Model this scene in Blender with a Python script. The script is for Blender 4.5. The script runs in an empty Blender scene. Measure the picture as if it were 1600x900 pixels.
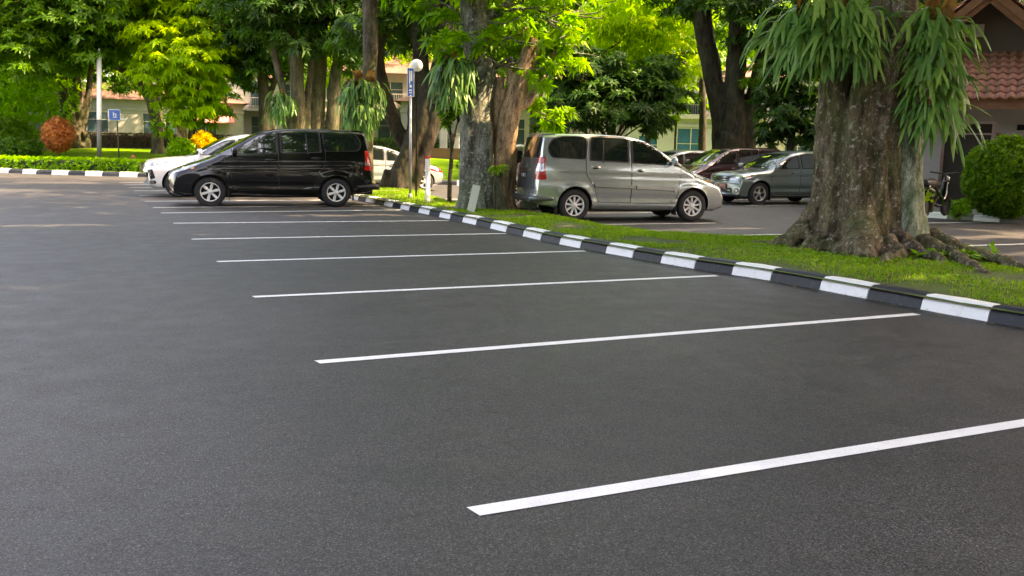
import bpy, bmesh, math, random
import numpy as np
from mathutils import Vector, Matrix, noise
from mathutils.bvhtree import BVHTree
from mathutils.geometry import delaunay_2d_cdt
random.seed(7); RNG = np.random.default_rng(7)
S = bpy.context.scene
COL = S.collection

# ------------------------------------------------------------------ camera
FPX = 1400.0; CAMH = 1.55
_p = math.atan((450-232)/FPX); _y = math.radians(24.6); _r = math.radians(1.2)
_f = Vector((math.sin(_y)*math.cos(_p), math.cos(_y)*math.cos(_p), -math.sin(_p)))
_a = Vector((math.cos(_y), -math.sin(_y), 0)); _u = _a.cross(_f)
CR = _a*math.cos(_r)+_u*math.sin(_r); CU = -_a*math.sin(_r)+_u*math.cos(_r); CF = _f
cd = bpy.data.cameras.new('camera'); cam = bpy.data.objects.new('camera', cd); COL.objects.link(cam)
cd.sensor_width = 36; cd.lens = 36*FPX/1600; cd.clip_start = 0.05; cd.clip_end = 3000
m = Matrix((( CR.x, CU.x, -CF.x, 0), (CR.y, CU.y, -CF.y, 0), (CR.z, CU.z, -CF.z, CAMH), (0,0,0,1)))
cam.matrix_world = m; S.camera = cam

# ------------------------------------------------------------------ light
SUN_AZ = Vector((0.85, -0.52)).normalized(); SUN_EL = math.radians(47)
w = bpy.data.worlds.new('World'); S.world = w; w.use_nodes = True
nt = w.node_tree; bg = nt.nodes['Background']; sky = nt.nodes.new('ShaderNodeTexSky')
sky.sky_type = 'NISHITA'; sky.sun_disc = False; sky.sun_elevation = SUN_EL
sky.sun_rotation = math.atan2(SUN_AZ.x, SUN_AZ.y)
sky.air_density = 1.0; sky.dust_density = 3.0; sky.ozone_density = 1.0
nt.links.new(sky.outputs[0], bg.inputs[0]); bg.inputs[1].default_value = 0.15
sl = bpy.data.lights.new('sun', 'SUN'); sl.energy = 2.9; sl.angle = math.radians(0.53); sl.color = (1.0, 0.90, 0.72)
so = bpy.data.objects.new('sun', sl); COL.objects.link(so)
sd = Vector((SUN_AZ.x*math.cos(SUN_EL), SUN_AZ.y*math.cos(SUN_EL), math.sin(SUN_EL)))
so.rotation_euler = sd.to_track_quat('Z', 'Y').to_euler(); so.location = (30, 20, 40)
S.view_settings.view_transform = 'Standard'; S.view_settings.look = 'None'
S.view_settings.exposure = 3.0; S.view_settings.gamma = 1.0
S.view_settings.use_white_balance = True; S.view_settings.white_balance_temperature = 9900; S.view_settings.white_balance_tint = 23
S.render.engine = 'CYCLES'; S.cycles.use_denoising = True; S.cycles.max_bounces = 8
S.cycles.transparent_max_bounces = 8; S.cycles.sample_clamp_indirect = 6.0

# ------------------------------------------------------------------ helpers
def ray(px, py): return CF + CR*((px-800)/FPX) + CU*((450-py)/FPX)
def W(px, py, D):
    "world point at horizontal distance D from the camera along a sight line"
    d = ray(px, py); t = D/math.hypot(d.x, d.y); return Vector((d.x*t, d.y*t, CAMH+d.z*t))
def tag(o, label=None, cat=None, group=None, kind=None):
    if label: o['label'] = label
    if cat: o['category'] = cat
    if group: o['group'] = group
    if kind: o['kind'] = kind
    return o
def empty(name, loc, rz=0, sc=1.0):
    o = bpy.data.objects.new(name, None); COL.objects.link(o); o.location = loc
    o.rotation_euler = (0,0,rz); o.scale = (sc,sc,sc); o.empty_display_size = .2; return o
def link(name, me, mats, parent=None, smooth=False):
    for mm in (mats if isinstance(mats,(list,tuple)) else [mats]): me.materials.append(mm)
    o = bpy.data.objects.new(name, me); COL.objects.link(o)
    if parent: o.parent = parent
    if smooth:
        me.polygons.foreach_set('use_smooth', [True]*len(me.polygons))
    return o
def npmesh(verts, faces, tone=None, mi=None, name='m'):
    verts = np.asarray(verts, dtype=np.float32); faces = np.asarray(faces, dtype=np.int32)
    k = faces.shape[1]; me = bpy.data.meshes.new(name)
    me.vertices.add(len(verts)); me.vertices.foreach_set('co', verts.ravel())
    me.loops.add(faces.size); me.loops.foreach_set('vertex_index', faces.ravel())
    me.polygons.add(len(faces)); me.polygons.foreach_set('loop_start', np.arange(0, faces.size, k, dtype=np.int32))
    if mi is not None: me.polygons.foreach_set('material_index', np.asarray(mi, dtype=np.int32))
    if tone is not None:
        a = me.attributes.new('tone', 'FLOAT', 'POINT'); a.data.foreach_set('value', np.asarray(tone, dtype=np.float32))
    me.update(calc_edges=True); return me
def pymesh(v, f, name='m'):
    me = bpy.data.meshes.new(name); me.from_pydata([tuple(p) for p in v], [], f); me.update(); return me
def bmmesh(bm, name='m', normals=True):
    if normals: bmesh.ops.recalc_face_normals(bm, faces=bm.faces)
    me = bpy.data.meshes.new(name); bm.to_mesh(me); bm.free(); return me
def box(bm, x0,x1,y0,y1,z0,z1, mi=0, M=None, bev=0):
    vs = [bm.verts.new(Vector((x,y,z)) if M is None else M @ Vector((x,y,z))) for x in (x0,x1) for y in (y0,y1) for z in (z0,z1)]
    fs = [bm.faces.new([vs[i] for i in q]) for q in ((0,1,3,2),(4,6,7,5),(0,4,5,1),(2,3,7,6),(0,2,6,4),(1,5,7,3))]
    for f in fs: f.material_index = mi
    if bev:
        es = list({e for f in fs for e in f.edges})
        r = bmesh.ops.bevel(bm, geom=es, offset=bev, segments=2, affect='EDGES', profile=.6)
        for f in r['faces']: f.material_index = mi
def cat(pts, n=6):
    "Catmull-Rom through a list of vectors"
    P = [Vector(p) for p in pts]; P = [P[0]*2-P[1]] + P + [P[-1]*2-P[-2]]; out = []
    for i in range(1, len(P)-2):
        a,b,c,d = P[i-1:i+3]
        for k in range(n):
            t = k/n; out.append(.5*((2*b)+(c-a)*t+(2*a-5*b+4*c-d)*t*t+(3*b-a-3*c+d)*t**3))
    out.append(P[-2]); return out
def tube(bm, path, radii, seg=10, n=5, squash=None, mi=0, wob=0):
    pts = cat(path, n) if len(path) > 1 else path
    rr = np.interp(np.linspace(0, len(path)-1, len(pts)), range(len(path)), radii)
    rings = []; up = Vector((.13,.31,.94)); ref = None
    for i,p in enumerate(pts):
        t = (pts[min(i+1,len(pts)-1)]-pts[max(i-1,0)]).normalized()
        if ref is None:
            ref = t.orthogonal().normalized()
        ref = (ref - t*ref.dot(t)).normalized(); b = t.cross(ref)
        ring = []
        for k in range(seg):
            a = 2*math.pi*k/seg; r = rr[i]
            if wob: r *= 1+wob*noise.noise(Vector((math.cos(a)*1.3+p.x, math.sin(a)*1.3+p.y, p.z*.9+i*.05)))
            ring.append(bm.verts.new(p+ref*math.cos(a)*r+b*math.sin(a)*r))
        rings.append(ring)
    for A,B in zip(rings, rings[1:]):
        for k in range(seg):
            f = bm.faces.new((A[k],A[(k+1)%seg],B[(k+1)%seg],B[k])); f.material_index = mi; f.smooth = True
    bm.faces.new(rings[0][::-1]).material_index = mi; bm.faces.new(rings[-1]).material_index = mi
def lathe(bm, prof, seg=24, axis='z', M=None, mi=0, closed=False):
    rings = []
    for r,h in prof:
        ring = []
        for k in range(seg):
            a = 2*math.pi*k/seg
            v = Vector((r*math.cos(a), r*math.sin(a), h)) if axis=='z' else Vector((r*math.cos(a), h, r*math.sin(a)))
            ring.append(bm.verts.new(M @ v if M is not None else v))
        rings.append(ring)
    pr = list(zip(rings, rings[1:]))
    if closed: pr.append((rings[-1], rings[0]))
    for A,B in pr:
        for k in range(seg):
            f = bm.faces.new((A[k],A[(k+1)%seg],B[(k+1)%seg],B[k])); f.material_index = mi; f.smooth = True
    if not closed:
        bm.faces.new(rings[0][::-1]).material_index = mi; bm.faces.new(rings[-1]).material_index = mi
def evaluated(me, mods):
    "mesh after modifiers; mods = [(type, {props})]"
    o = bpy.data.objects.new('work', me); COL.objects.link(o)
    for t,pr in mods:
        md = o.modifiers.new('m', t)
        for k,v in pr.items(): setattr(md, k, v)
    dg = bpy.context.evaluated_depsgraph_get(); dg.update()
    r = bpy.data.meshes.new_from_object(o.evaluated_get(dg)); bpy.data.objects.remove(o); return r

# ------------------------------------------------------------------ materials
def newmat(name):
    m = bpy.data.materials.new(name); m.use_nodes = True
    n = m.node_tree; b = n.nodes['Principled BSDF']; return m, n, b
def N(n, t, **kw):
    x = n.nodes.new(t)
    for k,v in kw.items():
        if k in x.inputs: x.inputs[k].default_value = v
        else: setattr(x, k, v)
    return x
def ramp(n, src, stops):
    r = n.nodes.new('ShaderNodeValToRGB'); e = r.color_ramp.elements
    while len(e) < len(stops): e.new(.5)
    for el,(p,c) in zip(e, stops):
        el.position = p; el.color = (*c,1) if len(c)==3 else c
    n.links.new(src, r.inputs[0]); return r.outputs[0]
def mixc(n, fac, a, b, mode='MIX'):
    x = n.nodes.new('ShaderNodeMix'); x.data_type = 'RGBA'; x.blend_type = mode
    for s,v in ((x.inputs[0],fac),(x.inputs[6],a),(x.inputs[7],b)):
        if isinstance(v,(int,float)): s.default_value = v
        elif isinstance(v,tuple): s.default_value = (*v,1) if len(v)==3 else v
        else: n.links.new(v, s)
    return x.outputs[2]
def noisef(n, scale, detail=4, rough=.6, coord='Object', vec=None, dim=None):
    if vec is None:
        tc = n.nodes.new('ShaderNodeTexCoord'); vec = tc.outputs[coord]
    x = N(n,'ShaderNodeTexNoise'); x.inputs['Scale'].default_value = scale; x.inputs['Detail'].default_value = detail
    x.inputs['Roughness'].default_value = rough; n.links.new(vec, x.inputs['Vector']); return x.outputs[0]
def bump(n, b, h, strength=.3, dist=.02, prev=None):
    x = N(n,'ShaderNodeBump'); x.inputs['Strength'].default_value = strength; x.inputs['Distance'].default_value = dist
    n.links.new(h, x.inputs['Height'])
    if prev: n.links.new(prev, x.inputs['Normal'])
    n.links.new(x.outputs[0], b.inputs['Normal']); return x.outputs[0]
def mat(name, c, rough=.6, metal=0, var=.15, scale=6, bmp=0, spec=.5, coat=0, emit=0, fine=0):
    m,n,b = newmat(name)
    b.inputs['Roughness'].default_value = rough; b.inputs['Metallic'].default_value = metal
    b.inputs['Specular IOR Level'].default_value = spec; b.inputs['Coat Weight'].default_value = coat
    b.inputs['Coat Roughness'].default_value = .03
    f = noisef(n, scale, 5)
    lo = tuple(x*(1-var) for x in c); hi = tuple(min(1,x*(1+var)) for x in c)
    n.links.new(ramp(n, f, [(.3,lo),(.7,hi)]), b.inputs['Base Color'])
    if bmp: bump(n, b, noisef(n, fine or scale*8, 4), bmp, .01)
    if emit: b.inputs['Emission Strength'].default_value = emit; b.inputs['Emission Color'].default_value = (*c,1)
    return m
def leafmat(name, dark, mid, light, trans=.45, rough=.42):
    m,n,b = newmat(name)
    at = N(n,'ShaderNodeAttribute'); at.attribute_name = 'tone'
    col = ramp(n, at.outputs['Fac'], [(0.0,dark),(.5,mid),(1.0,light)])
    f = noisef(n, 9, 3)
    col = mixc(n, .35, col, ramp(n, f, [(.3,(.55,.6,.5)),(.7,(1,1,1))]), 'MULTIPLY')
    n.links.new(col, b.inputs['Base Color']); b.inputs['Roughness'].default_value = rough
    b.inputs['Specular IOR Level'].default_value = .22
    tr = N(n,'ShaderNodeBsdfTranslucent'); tc = mixc(n, 1.0, col, (1.35,1.5,.55), 'MULTIPLY'); n.links.new(tc, tr.inputs[0])
    mx = N(n,'ShaderNodeMixShader'); mx.inputs[0].default_value = trans
    n.links.new(b.outputs[0], mx.inputs[1]); n.links.new(tr.outputs[0], mx.inputs[2])
    n.links.new(mx.outputs[0], n.nodes['Material Output'].inputs[0]); return m
def barkmat(name, c1, c2, spot=(.35,.36,.3), moss=(.07,.10,.03), mossamt=.5, scale=3, spots=.62, bs=1.0):
    m,n,b = newmat(name)
    tc = n.nodes.new('ShaderNodeTexCoord'); mp = N(n,'ShaderNodeMapping'); mp.inputs['Scale'].default_value = (1,1,.35)
    n.links.new(tc.outputs['Object'], mp.inputs[0]); v = mp.outputs[0]
    f1 = noisef(n, scale*2.2, 8, .7, vec=v)
    col = ramp(n, f1, [(.34,tuple(x*.22 for x in c1)),(.46,c1),(.60,c2)])
    vc = N(n,'ShaderNodeTexVoronoi'); vc.feature = 'DISTANCE_TO_EDGE'; vc.inputs['Scale'].default_value = scale*4.5
    dv = n.nodes.new('ShaderNodeVectorMath'); dv.operation='ADD'; n.links.new(v, dv.inputs[0])
    nz = N(n,'ShaderNodeTexNoise'); nz.inputs['Scale'].default_value = scale*3; n.links.new(v, nz.inputs['Vector']); sv_ = n.nodes.new('ShaderNodeVectorMath'); sv_.operation='SCALE'; sv_.inputs['Scale'].default_value=.25/scale*3; n.links.new(nz.outputs['Color'], sv_.inputs[0]); n.links.new(sv_.outputs[0], dv.inputs[1]); n.links.new(dv.outputs[0], vc.inputs['Vector'])
    col = mixc(n, .75, col, ramp(n, vc.outputs['Distance'], [(0,(.35,.33,.3)),(.10,(1,1,1)),(.4,(1.15,1.15,1.12))]), 'MULTIPLY')
    f2 = noisef(n, scale*.5, 4, .6, vec=tc.outputs['Object'])
    mf = ramp(n, f2, [(.5-.22*mossamt,(0,0,0)),(.66,(1,1,1))])
    fm = n.nodes.new('ShaderNodeMath'); fm.operation='MULTIPLY'; n.links.new(mf, fm.inputs[0]); fm.inputs[1].default_value = mossamt
    col = mixc(n, fm.outputs[0], col, moss)
    f3 = noisef(n, scale*4.2, 9, .78, vec=tc.outputs['Object'])
    sf = ramp(n, f3, [(spots,(0,0,0)),(spots+.06,(1,1,1))])
    sm = n.nodes.new('ShaderNodeMath'); sm.operation='MULTIPLY'; n.links.new(sf, sm.inputs[0]); sm.inputs[1].default_value = .7
    col = mixc(n, sm.outputs[0], col, spot)
    n.links.new(col, b.inputs['Base Color']); b.inputs['Roughness'].default_value = .85
    b.inputs['Specular IOR Level'].default_value = .25
    p = bump(n, b, f1, .9*bs, .05); bump(n, b, noisef(n, scale*14, 6, .7, vec=v), .8*bs, .015, p)
    return m
def paint(name, c, metal=.0, rough=.3, coat=1.0, dust=.06):
    m,n,b = newmat(name)
    f = noisef(n, 400, 1); col = ramp(n, f, [(.3,tuple(x*.94 for x in c)),(.7,tuple(min(1,x*1.05) for x in c))])
    # road dust low on the sides
    d = noisef(n, 3, 5); n.links.new(mixc(n, dust, col, ramp(n, d, [(.4,c),(.7,(.28,.26,.23))])), b.inputs['Base Color'])
    b.inputs['Metallic'].default_value = metal; b.inputs['Roughness'].default_value = rough
    b.inputs['Coat Weight'].default_value = coat; b.inputs['Coat Roughness'].default_value = .04
    if max(c) < .01: b.inputs['Specular IOR Level'].default_value = .2
    return m

def asphalt_mat():
    m,n,b = newmat('asphalt')
    tc = n.nodes.new('ShaderNodeTexCoord'); v = tc.outputs['Object']
    big = noisef(n, .35, 5, .55, vec=v); mid = noisef(n, 3.0, 5, .6, vec=v)
    fine = noisef(n, 105, 4, .8, vec=v); vf = noisef(n, 170, 2, .6, vec=v)
    c0 = ramp(n, big, [(.3,(.062,.061,.061)),(.7,(.090,.087,.085))])
    c1 = mixc(n, .75, c0, ramp(n, mid, [(.3,(.75,.75,.75)),(.72,(1.2,1.2,1.19))]), 'MULTIPLY')
    def cells(sc_):
        vz = N(n,'ShaderNodeTexVoronoi'); vz.inputs['Scale'].default_value = sc_; n.links.new(v, vz.inputs['Vector']); return vz
    va = cells(125); vb = cells(230)
    sep = N(n,'ShaderNodeSeparateColor'); n.links.new(va.outputs['Color'], sep.inputs[0])
    sep2 = N(n,'ShaderNodeSeparateColor'); n.links.new(vb.outputs['Color'], sep2.inputs[0])
    c2 = mixc(n, .9, c1, ramp(n, sep.outputs[0], [(0,(.55,.55,.55)),(.6,(.95,.95,.95)),(.88,(1.3,1.28,1.26)),(1,(1.9,1.87,1.8))]), 'MULTIPLY')
    c2 = mixc(n, .9, c2, ramp(n, va.outputs['Distance'], [(.25,(1.15,1.15,1.15)),(.62,(.42,.42,.42))]), 'MULTIPLY')
    c3 = mixc(n, .8, c2, ramp(n, sep2.outputs[0], [(0,(.5,.5,.5)),(.7,(1.05,1.05,1.05)),(1,(1.5,1.5,1.47))]), 'MULTIPLY')
    c3 = mixc(n, .7, c3, ramp(n, fine, [(.36,(.45,.45,.45)),(.5,(1.05,1.05,1.05)),(.62,(1.7,1.7,1.65))]), 'MULTIPLY')
    # thin worn/brown dust
    dst = noisef(n, .8, 6, .7, vec=v)
    c4 = mixc(n, ramp(n, dst, [(.56,(0,0,0)),(.8,(.35,.35,.35))]), c3, (.12,.105,.085))
    n.links.new(c4, b.inputs['Base Color'])
    n.links.new(ramp(n, mid, [(.3,(.52,)*3),(.7,(.68,)*3)]), b.inputs['Roughness'])
    b.inputs['Specular IOR Level'].default_value = .45
    bump(n, b, va.outputs['Distance'], -.35 if False else .35, .004)
    return m
def linepaint():
    m,n,b = newmat('line_paint')
    tc = n.nodes.new('ShaderNodeTexCoord'); v = tc.outputs['Object']
    a = noisef(n, 5, 5, .6, vec=v); f = noisef(n, 110, 3, .7, vec=v)
    c = ramp(n, a, [(.3,(.80,.80,.79)),(.7,(.90,.90,.89))])
    c = mixc(n, .55, c, ramp(n, f, [(.3,(.62,.62,.62)),(.5,(1,1,1))]), 'MULTIPLY')
    w1 = noisef(n, 60, 4, .7, vec=v)
    c = mixc(n, ramp(n, w1, [(.70,(0,0,0)),(.74,(.75,.75,.75))]), c, (.10,.10,.10))
    n.links.new(c, b.inputs['Base Color']); b.inputs['Roughness'].default_value = .55
    bump(n, b, f, .5, .004); return m
def kerbpaint(name, c, dirt):
    m,n,b = newmat(name)
    tc = n.nodes.new('ShaderNodeTexCoord'); v = tc.outputs['Object']
    a = noisef(n, 7, 6, .7, vec=v); s = noisef(n, 40, 4, .7, vec=v)
    col = mixc(n, ramp(n, a, [(.54,(0,0,0)),(.8,(.5,.5,.5))]), c, dirt)
    col = mixc(n, ramp(n, s, [(.65,(0,0,0)),(.69,(.7,.7,.7))]), col, tuple(x*.5+.1 for x in dirt))
    n.links.new(col, b.inputs['Base Color']); b.inputs['Roughness'].default_value = .6
    bump(n, b, s, .5, .01); return m
def grassbase():
    m,n,b = newmat('turf')
    tc = n.nodes.new('ShaderNodeTexCoord'); v = tc.outputs['Object']
    a = noisef(n, 1.3, 5, .6, vec=v); f = noisef(n, 30, 4, .7, vec=v)
    c = ramp(n, a, [(.34,(.085,.06,.032)),(.46,(.075,.11,.02)),(.7,(.10,.18,.02))])
    c = mixc(n, .7, c, ramp(n, f, [(.3,(.4,.4,.4)),(.7,(1.3,1.3,1.3))]), 'MULTIPLY')
    n.links.new(c, b.inputs['Base Color']); b.inputs['Roughness'].default_value = .9; bump(n, b, f, .8, .03); return m
def lawnmat():
    m,n,b = newmat('lawn')
    tc = n.nodes.new('ShaderNodeTexCoord'); v = tc.outputs['Object']
    a = noisef(n, .35, 5, .6, vec=v); f = noisef(n, 14, 5, .7, vec=v)
    c = ramp(n, a, [(.35,(.07,.17,.006)),(.65,(.13,.27,.008))])
    c = mixc(n, .6, c, ramp(n, f, [(.3,(.5,.5,.5)),(.7,(1.3,1.3,1.2))]), 'MULTIPLY')
    n.links.new(c, b.inputs['Base Color']); b.inputs['Roughness'].default_value = .9
    b.inputs['Specular IOR Level'].default_value = .1; bump(n, b, f, .8, .05); return m

ASPH = asphalt_mat(); LINE = linepaint()
KW = kerbpaint('white_kerb_paint', (.86,.86,.85), (.46,.44,.38)); KB = kerbpaint('black_kerb_paint', (.018,.021,.028), (.10,.10,.09))
TURF = grassbase(); LAWN = lawnmat()
L_GRASS = leafmat('grass_blade', (.08,.18,.01), (.18,.34,.015), (.34,.46,.05), .4, .6)
L_WEED = leafmat('weed_leaf', (.06,.18,.01), (.13,.34,.015), (.26,.46,.03), .4)
L_BRIGHT = leafmat('bright_leaf', (.06,.19,.006), (.13,.34,.008), (.32,.50,.015), .55)
L_MID = leafmat('green_leaf', (.03,.10,.006), (.07,.20,.008), (.19,.35,.012), .48)
L_DARK = leafmat('dark_leaf', (.016,.055,.008), (.032,.11,.011), (.09,.22,.013), .38)
L_YEL = leafmat('yellow_green_leaf', (.10,.26,.006), (.24,.44,.008), (.46,.60,.015), .55)
L_FERN = leafmat('fern_frond', (.045,.13,.03), (.11,.27,.06), (.28,.44,.10), .3, .36)
L_RED = leafmat('red_leaf', (.30,.07,.02), (.56,.17,.055), (.68,.32,.12), .35, .5)
L_ORANGE = leafmat('orange_leaf', (.40,.22,.01), (.65,.36,.015), (.70,.52,.03), .35, .5)
L_BROWN = leafmat('dry_leaf', (.12,.06,.02), (.30,.14,.05), (.46,.30,.12), .25, .7)
L_HEDGEB = leafmat('brown_hedge_leaf', (.035,.022,.012), (.07,.04,.02), (.10,.10,.03), .2, .6)
B_FICUS = barkmat('fig_bark', (.105,.072,.045), (.225,.168,.11), (.52,.48,.40), (.085,.12,.03), .5, 3.2, .56, 1.4)
B_PALE = barkmat('pale_fig_bark', (.17,.19,.13), (.36,.40,.31), (.55,.58,.48), (.10,.16,.06), .5, 4, .58)
B_GREY = barkmat('grey_lichen_bark', (.11,.10,.08), (.24,.235,.19), (.40,.48,.36), (.075,.115,.05), .6, 2.4, .54)
B_TAN = barkmat('tan_bark', (.24,.15,.085), (.46,.31,.18), (.5,.42,.3), (.12,.10,.05), .25, 2.5, .66, .7)
B_DARK = barkmat('dark_bark', (.026,.02,.014), (.06,.047,.033), (.2,.18,.14), (.05,.065,.025), .4, 2.5, .68)
B_BROWN = barkmat('brown_bark', (.055,.043,.03), (.125,.10,.07), (.3,.28,.22), (.07,.095,.035), .5, 2.5, .66)
M_TYRE = mat('tyre_rubber', (.018,.018,.019), .8, bmp=.3, scale=20)
M_ALLOY = mat('alloy', (.62,.62,.61), .28, .85, .06)
M_ALLOYP = mat('painted_alloy', (.68,.68,.66), .35, .1, .05)
M_BLACK = mat('black_trim', (.012,.012,.013), .5, bmp=.1, scale=30)
M_GLASS = mat('tinted_glass', (.008,.013,.012), .02, 0, .1, spec=1.0, coat=1.0)
M_GLASS.node_tree.nodes['Principled BSDF'].inputs['Coat IOR'].default_value = 1.9
M_CHROME = mat('chrome', (.75,.75,.75), .12, 1, .03)
M_LAMP = mat('clear_lamp_lens', (.34,.35,.36), .12, .5, .6, 14, coat=1)
M_AMBER = mat('amber_lens', (.7,.25,.04), .15, 0, .2, 25, coat=1)
M_RED = mat('red_lamp_lens', (.45,.008,.008), .12, 0, .3, 30, coat=1)
M_WHITE = mat('white_enamel', (.78,.78,.77), .4, 0, .06)
M_GREYPOLE = mat('galvanised_steel', (.38,.39,.39), .45, .5, .15)
M_BLUE = mat('blue_sign_face', (.02,.11,.42), .4, 0, .08)
M_PLATE = mat('plate_dark', (.03,.03,.032), .4)
M_PLATER = mat('plate_red', (.45,.10,.08), .4)

# ------------------------------------------------------------------ ground
def edge_y(x):      # where the asphalt ends and the far lawn begins
    xs = [-80,-20,-9,-3.95,-2.4,-.98,.6,1.78,13.8,14.6,20,60,120]
    ys = [84,56.5,50,46.2,44.6,43.6,42.5,41.8,34.6,34.2,34.6,46,70]
    return float(np.interp(x, xs, ys))
def lawn_z(x, y):
    s = max(0.0, y-edge_y(x)); t = min(1, s/20); return .12+.92*(t*t*(3-2*t))**.85+.03*noise.noise(Vector((x*.25,y*.25,0)))*min(1,s)
me = pymesh([(-400,-200,0),(400,-200,0),(400,600,0),(-400,600,0)], [(0,1,2,3)])
g = link('ground', me, ASPH); tag(g, kind='structure')
xs = np.linspace(-80,110,160); rows = 70; V=[]; Fc=[]
for x in xs:
    e = edge_y(x)
    for j in range(rows):
        s = (j/(rows-1))**2*200; V.append((x, e+s, lawn_z(x,e+s)))
for i in range(len(xs)-1):
    for j in range(rows-1):
        a=i*rows+j; Fc.append((a,a+rows,a+rows+1,a+1))
lawn = link('lawn', pymesh(V,Fc), LAWN, smooth=True); tag(lawn, kind='structure')

def gp(px, py, z=0):
    d = ray(px,py); t=(z-CAMH)/d.z; return Vector((d.x*t, d.y*t, z))

# island outline
near = [(10.6,-4.0),(9.3,0.0),(8.35,3.0),(7.72,5.6),(7.58,7.2),(7.47,8.63),(7.2,9.9),(7.0,11.4),(6.82,13.6),(6.86,16.9),(6.78,21.0),(6.63,25.1),(6.66,27.0),(6.95,28.7),(7.6,29.5)]
far_ = [(8.6,29.75),(9.7,29.6),(10.1,28.9),(9.6,27.6),(8.95,25.8),(8.6,22.0),(8.8,19.6),(9.1,16.8),(8.95,14.2),(9.75,12.6),(11.9,12.0),(12.35,10.6),(12.2,9.2),(11.3,8.2),(11.0,7.4),(11.6,5.0),(12.6,2.0),(13.8,-1.0),(14.8,-4.0)]
nearc = [Vector((p.x,p.y)) for p in cat([Vector((x,y,0)) for x,y in near],8)]
farc = [Vector((p.x,p.y)) for p in cat([Vector((x,y,0)) for x,y in far_],6)]
# turf sheet with slight mound (grid clipped by polygon through CDT)
def inside(x,y,poly):
    c=False; j=len(poly)-1
    for i in range(len(poly)):
        a,b=poly[i],poly[j]
        if (a[1]>y)!=(b[1]>y) and x<(b[0]-a[0])*(y-a[1])/(b[1]-a[1])+a[0]: c=not c
        j=i
    return c
isl = [tuple(p) for p in nearc+farc]
nb = len(isl); pts = [Vector(p) for p in isl]
for X in np.arange(6.6,15,.22):
    for Y in np.arange(-4,30,.22):
        if inside(X,Y,isl): pts.append(Vector((X+random.uniform(-.05,.05),Y+random.uniform(-.05,.05))))
vo,eo,fo,*_ = delaunay_2d_cdt(pts, [(i,(i+1)%nb) for i in range(nb)], [], 1, 1e-4)
def edge_dist(x,y):
    p=np.array([x,y]); d=np.hypot(ISL[:,0]-x, ISL[:,1]-y); return float(d.min())
ISL = np.array(isl)
def near_dist(x,y):
    return float(np.hypot(NEARN[:,0]-x, NEARN[:,1]-y).min())
NEARN = np.array([tuple(p) for p in nearc])
def isl_z(x,y):
    dn = near_dist(x,y); de = edge_dist(x,y)
    base = .13 if dn < 2 and dn<=de+.01 else .02+.11*min(1, de/.5) if dn>de else .13
    return base+.05*min(1,de/.9)+.03*noise.noise(Vector((x*1.5,y*1.5,3)))*min(1,de*2)
vv = [(v.x,v.y,isl_z(v.x,v.y)) for v in vo]
turf = link('verge_soil', pymesh(vv,[tuple(f) for f in fo]), TURF, smooth=True); tag(turf, kind='structure')

# kerb of alternate black and white blocks
def kerb(name, pts2, blocks, h=.16, wd=.24, mats=(KB,KW), first=0, side=1):
    "pts2 fine polyline (the road-side foot of the kerb); blocks = arc-length cuts"
    P=[Vector((p[0],p[1])) for p in pts2]; L=[0]
    for a,b in zip(P,P[1:]): L.append(L[-1]+(b-a).length)
    def at(s):
        s=min(max(s,0),L[-1]-1e-4); i=max(0,min(len(P)-2,int(np.searchsorted(L,s,side='right'))-1)); t=(s-L[i])/max(1e-6,L[i+1]-L[i])
        d=(P[i+1]-P[i]).normalized(); return P[i].lerp(P[i+1],t), d
    bm=bmesh.new()
    for k,(s0,s1) in enumerate(zip(blocks,blocks[1:])):
        g=.006; nseg=max(2,int((s1-s0)/.25)+1); secs=[]
        jit=random.uniform(-.004,.004); tw=random.uniform(-.006,.006)
        for q in range(nseg):
            s=s0+g+(s1-s0-2*g)*q/(nseg-1); p,d=at(s); nrm=Vector((d.y,-d.x))*side
            prof=[(0,-.02),(.006,.0),(.03,h*.62),(.075,h-.012),(.095,h),(wd-.02,h),(wd,h-.015),(wd,-.02)]
            e = .012 if q in(0,nseg-1) else 0
            secs.append([bm.verts.new((p.x+nrm.x*(o+jit+tw*(q/nseg)), p.y+nrm.y*(o+jit+tw*(q/nseg)), z-(e if z>.02 else 0)*.6)) for o,z in prof])
        for A,B in zip(secs,secs[1:]):
            for j in range(len(A)-1):
                f=bm.faces.new((A[j],A[j+1],B[j+1],B[j])); f.material_index=(k+first)%2
        for E_ in (secs[0],secs[-1]): bm.faces.new(E_).material_index=(k+first)%2
    o=link(name,bmmesh(bm),list(mats)); return o
full = nearc + farc[:30]
Ls=[0]
for a,b in zip(full,full[1:]): Ls.append(Ls[-1]+(b-a).length)
def s_at_y(y):
    for i in range(len(nearc)-1):
        if nearc[i].y<=y<nearc[i+1].y: return Ls[i]+(y-nearc[i].y)/(nearc[i+1].y-nearc[i].y)*(Ls[i+1]-Ls[i])
cut=[s_at_y(y) for y in (5.80,6.53,7.21,7.89,8.65,9.25,9.87,10.53,11.15,11.81,12.49,13.12,13.78,14.51,15.28,16.07,16.84,17.58,18.29,18.94,19.59,20.31,20.98,21.61,22.23,22.9,23.65,24.45)]
back=[]; s=cut[0]
while s>1: s-=.76; back.append(s)
s=cut[-1]; fwd=[]
while s<s_at_y(28.9): s+=.74; fwd.append(s)
blk=back[::-1]+cut+fwd
first=(len(back)+1)%2      # the block 5.80..6.53 is white
k1=kerb('kerb', full, blk, first=first, side=1); tag(k1, 'black and white painted concrete kerb along the grass strip', 'kerb', kind='structure')
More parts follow.
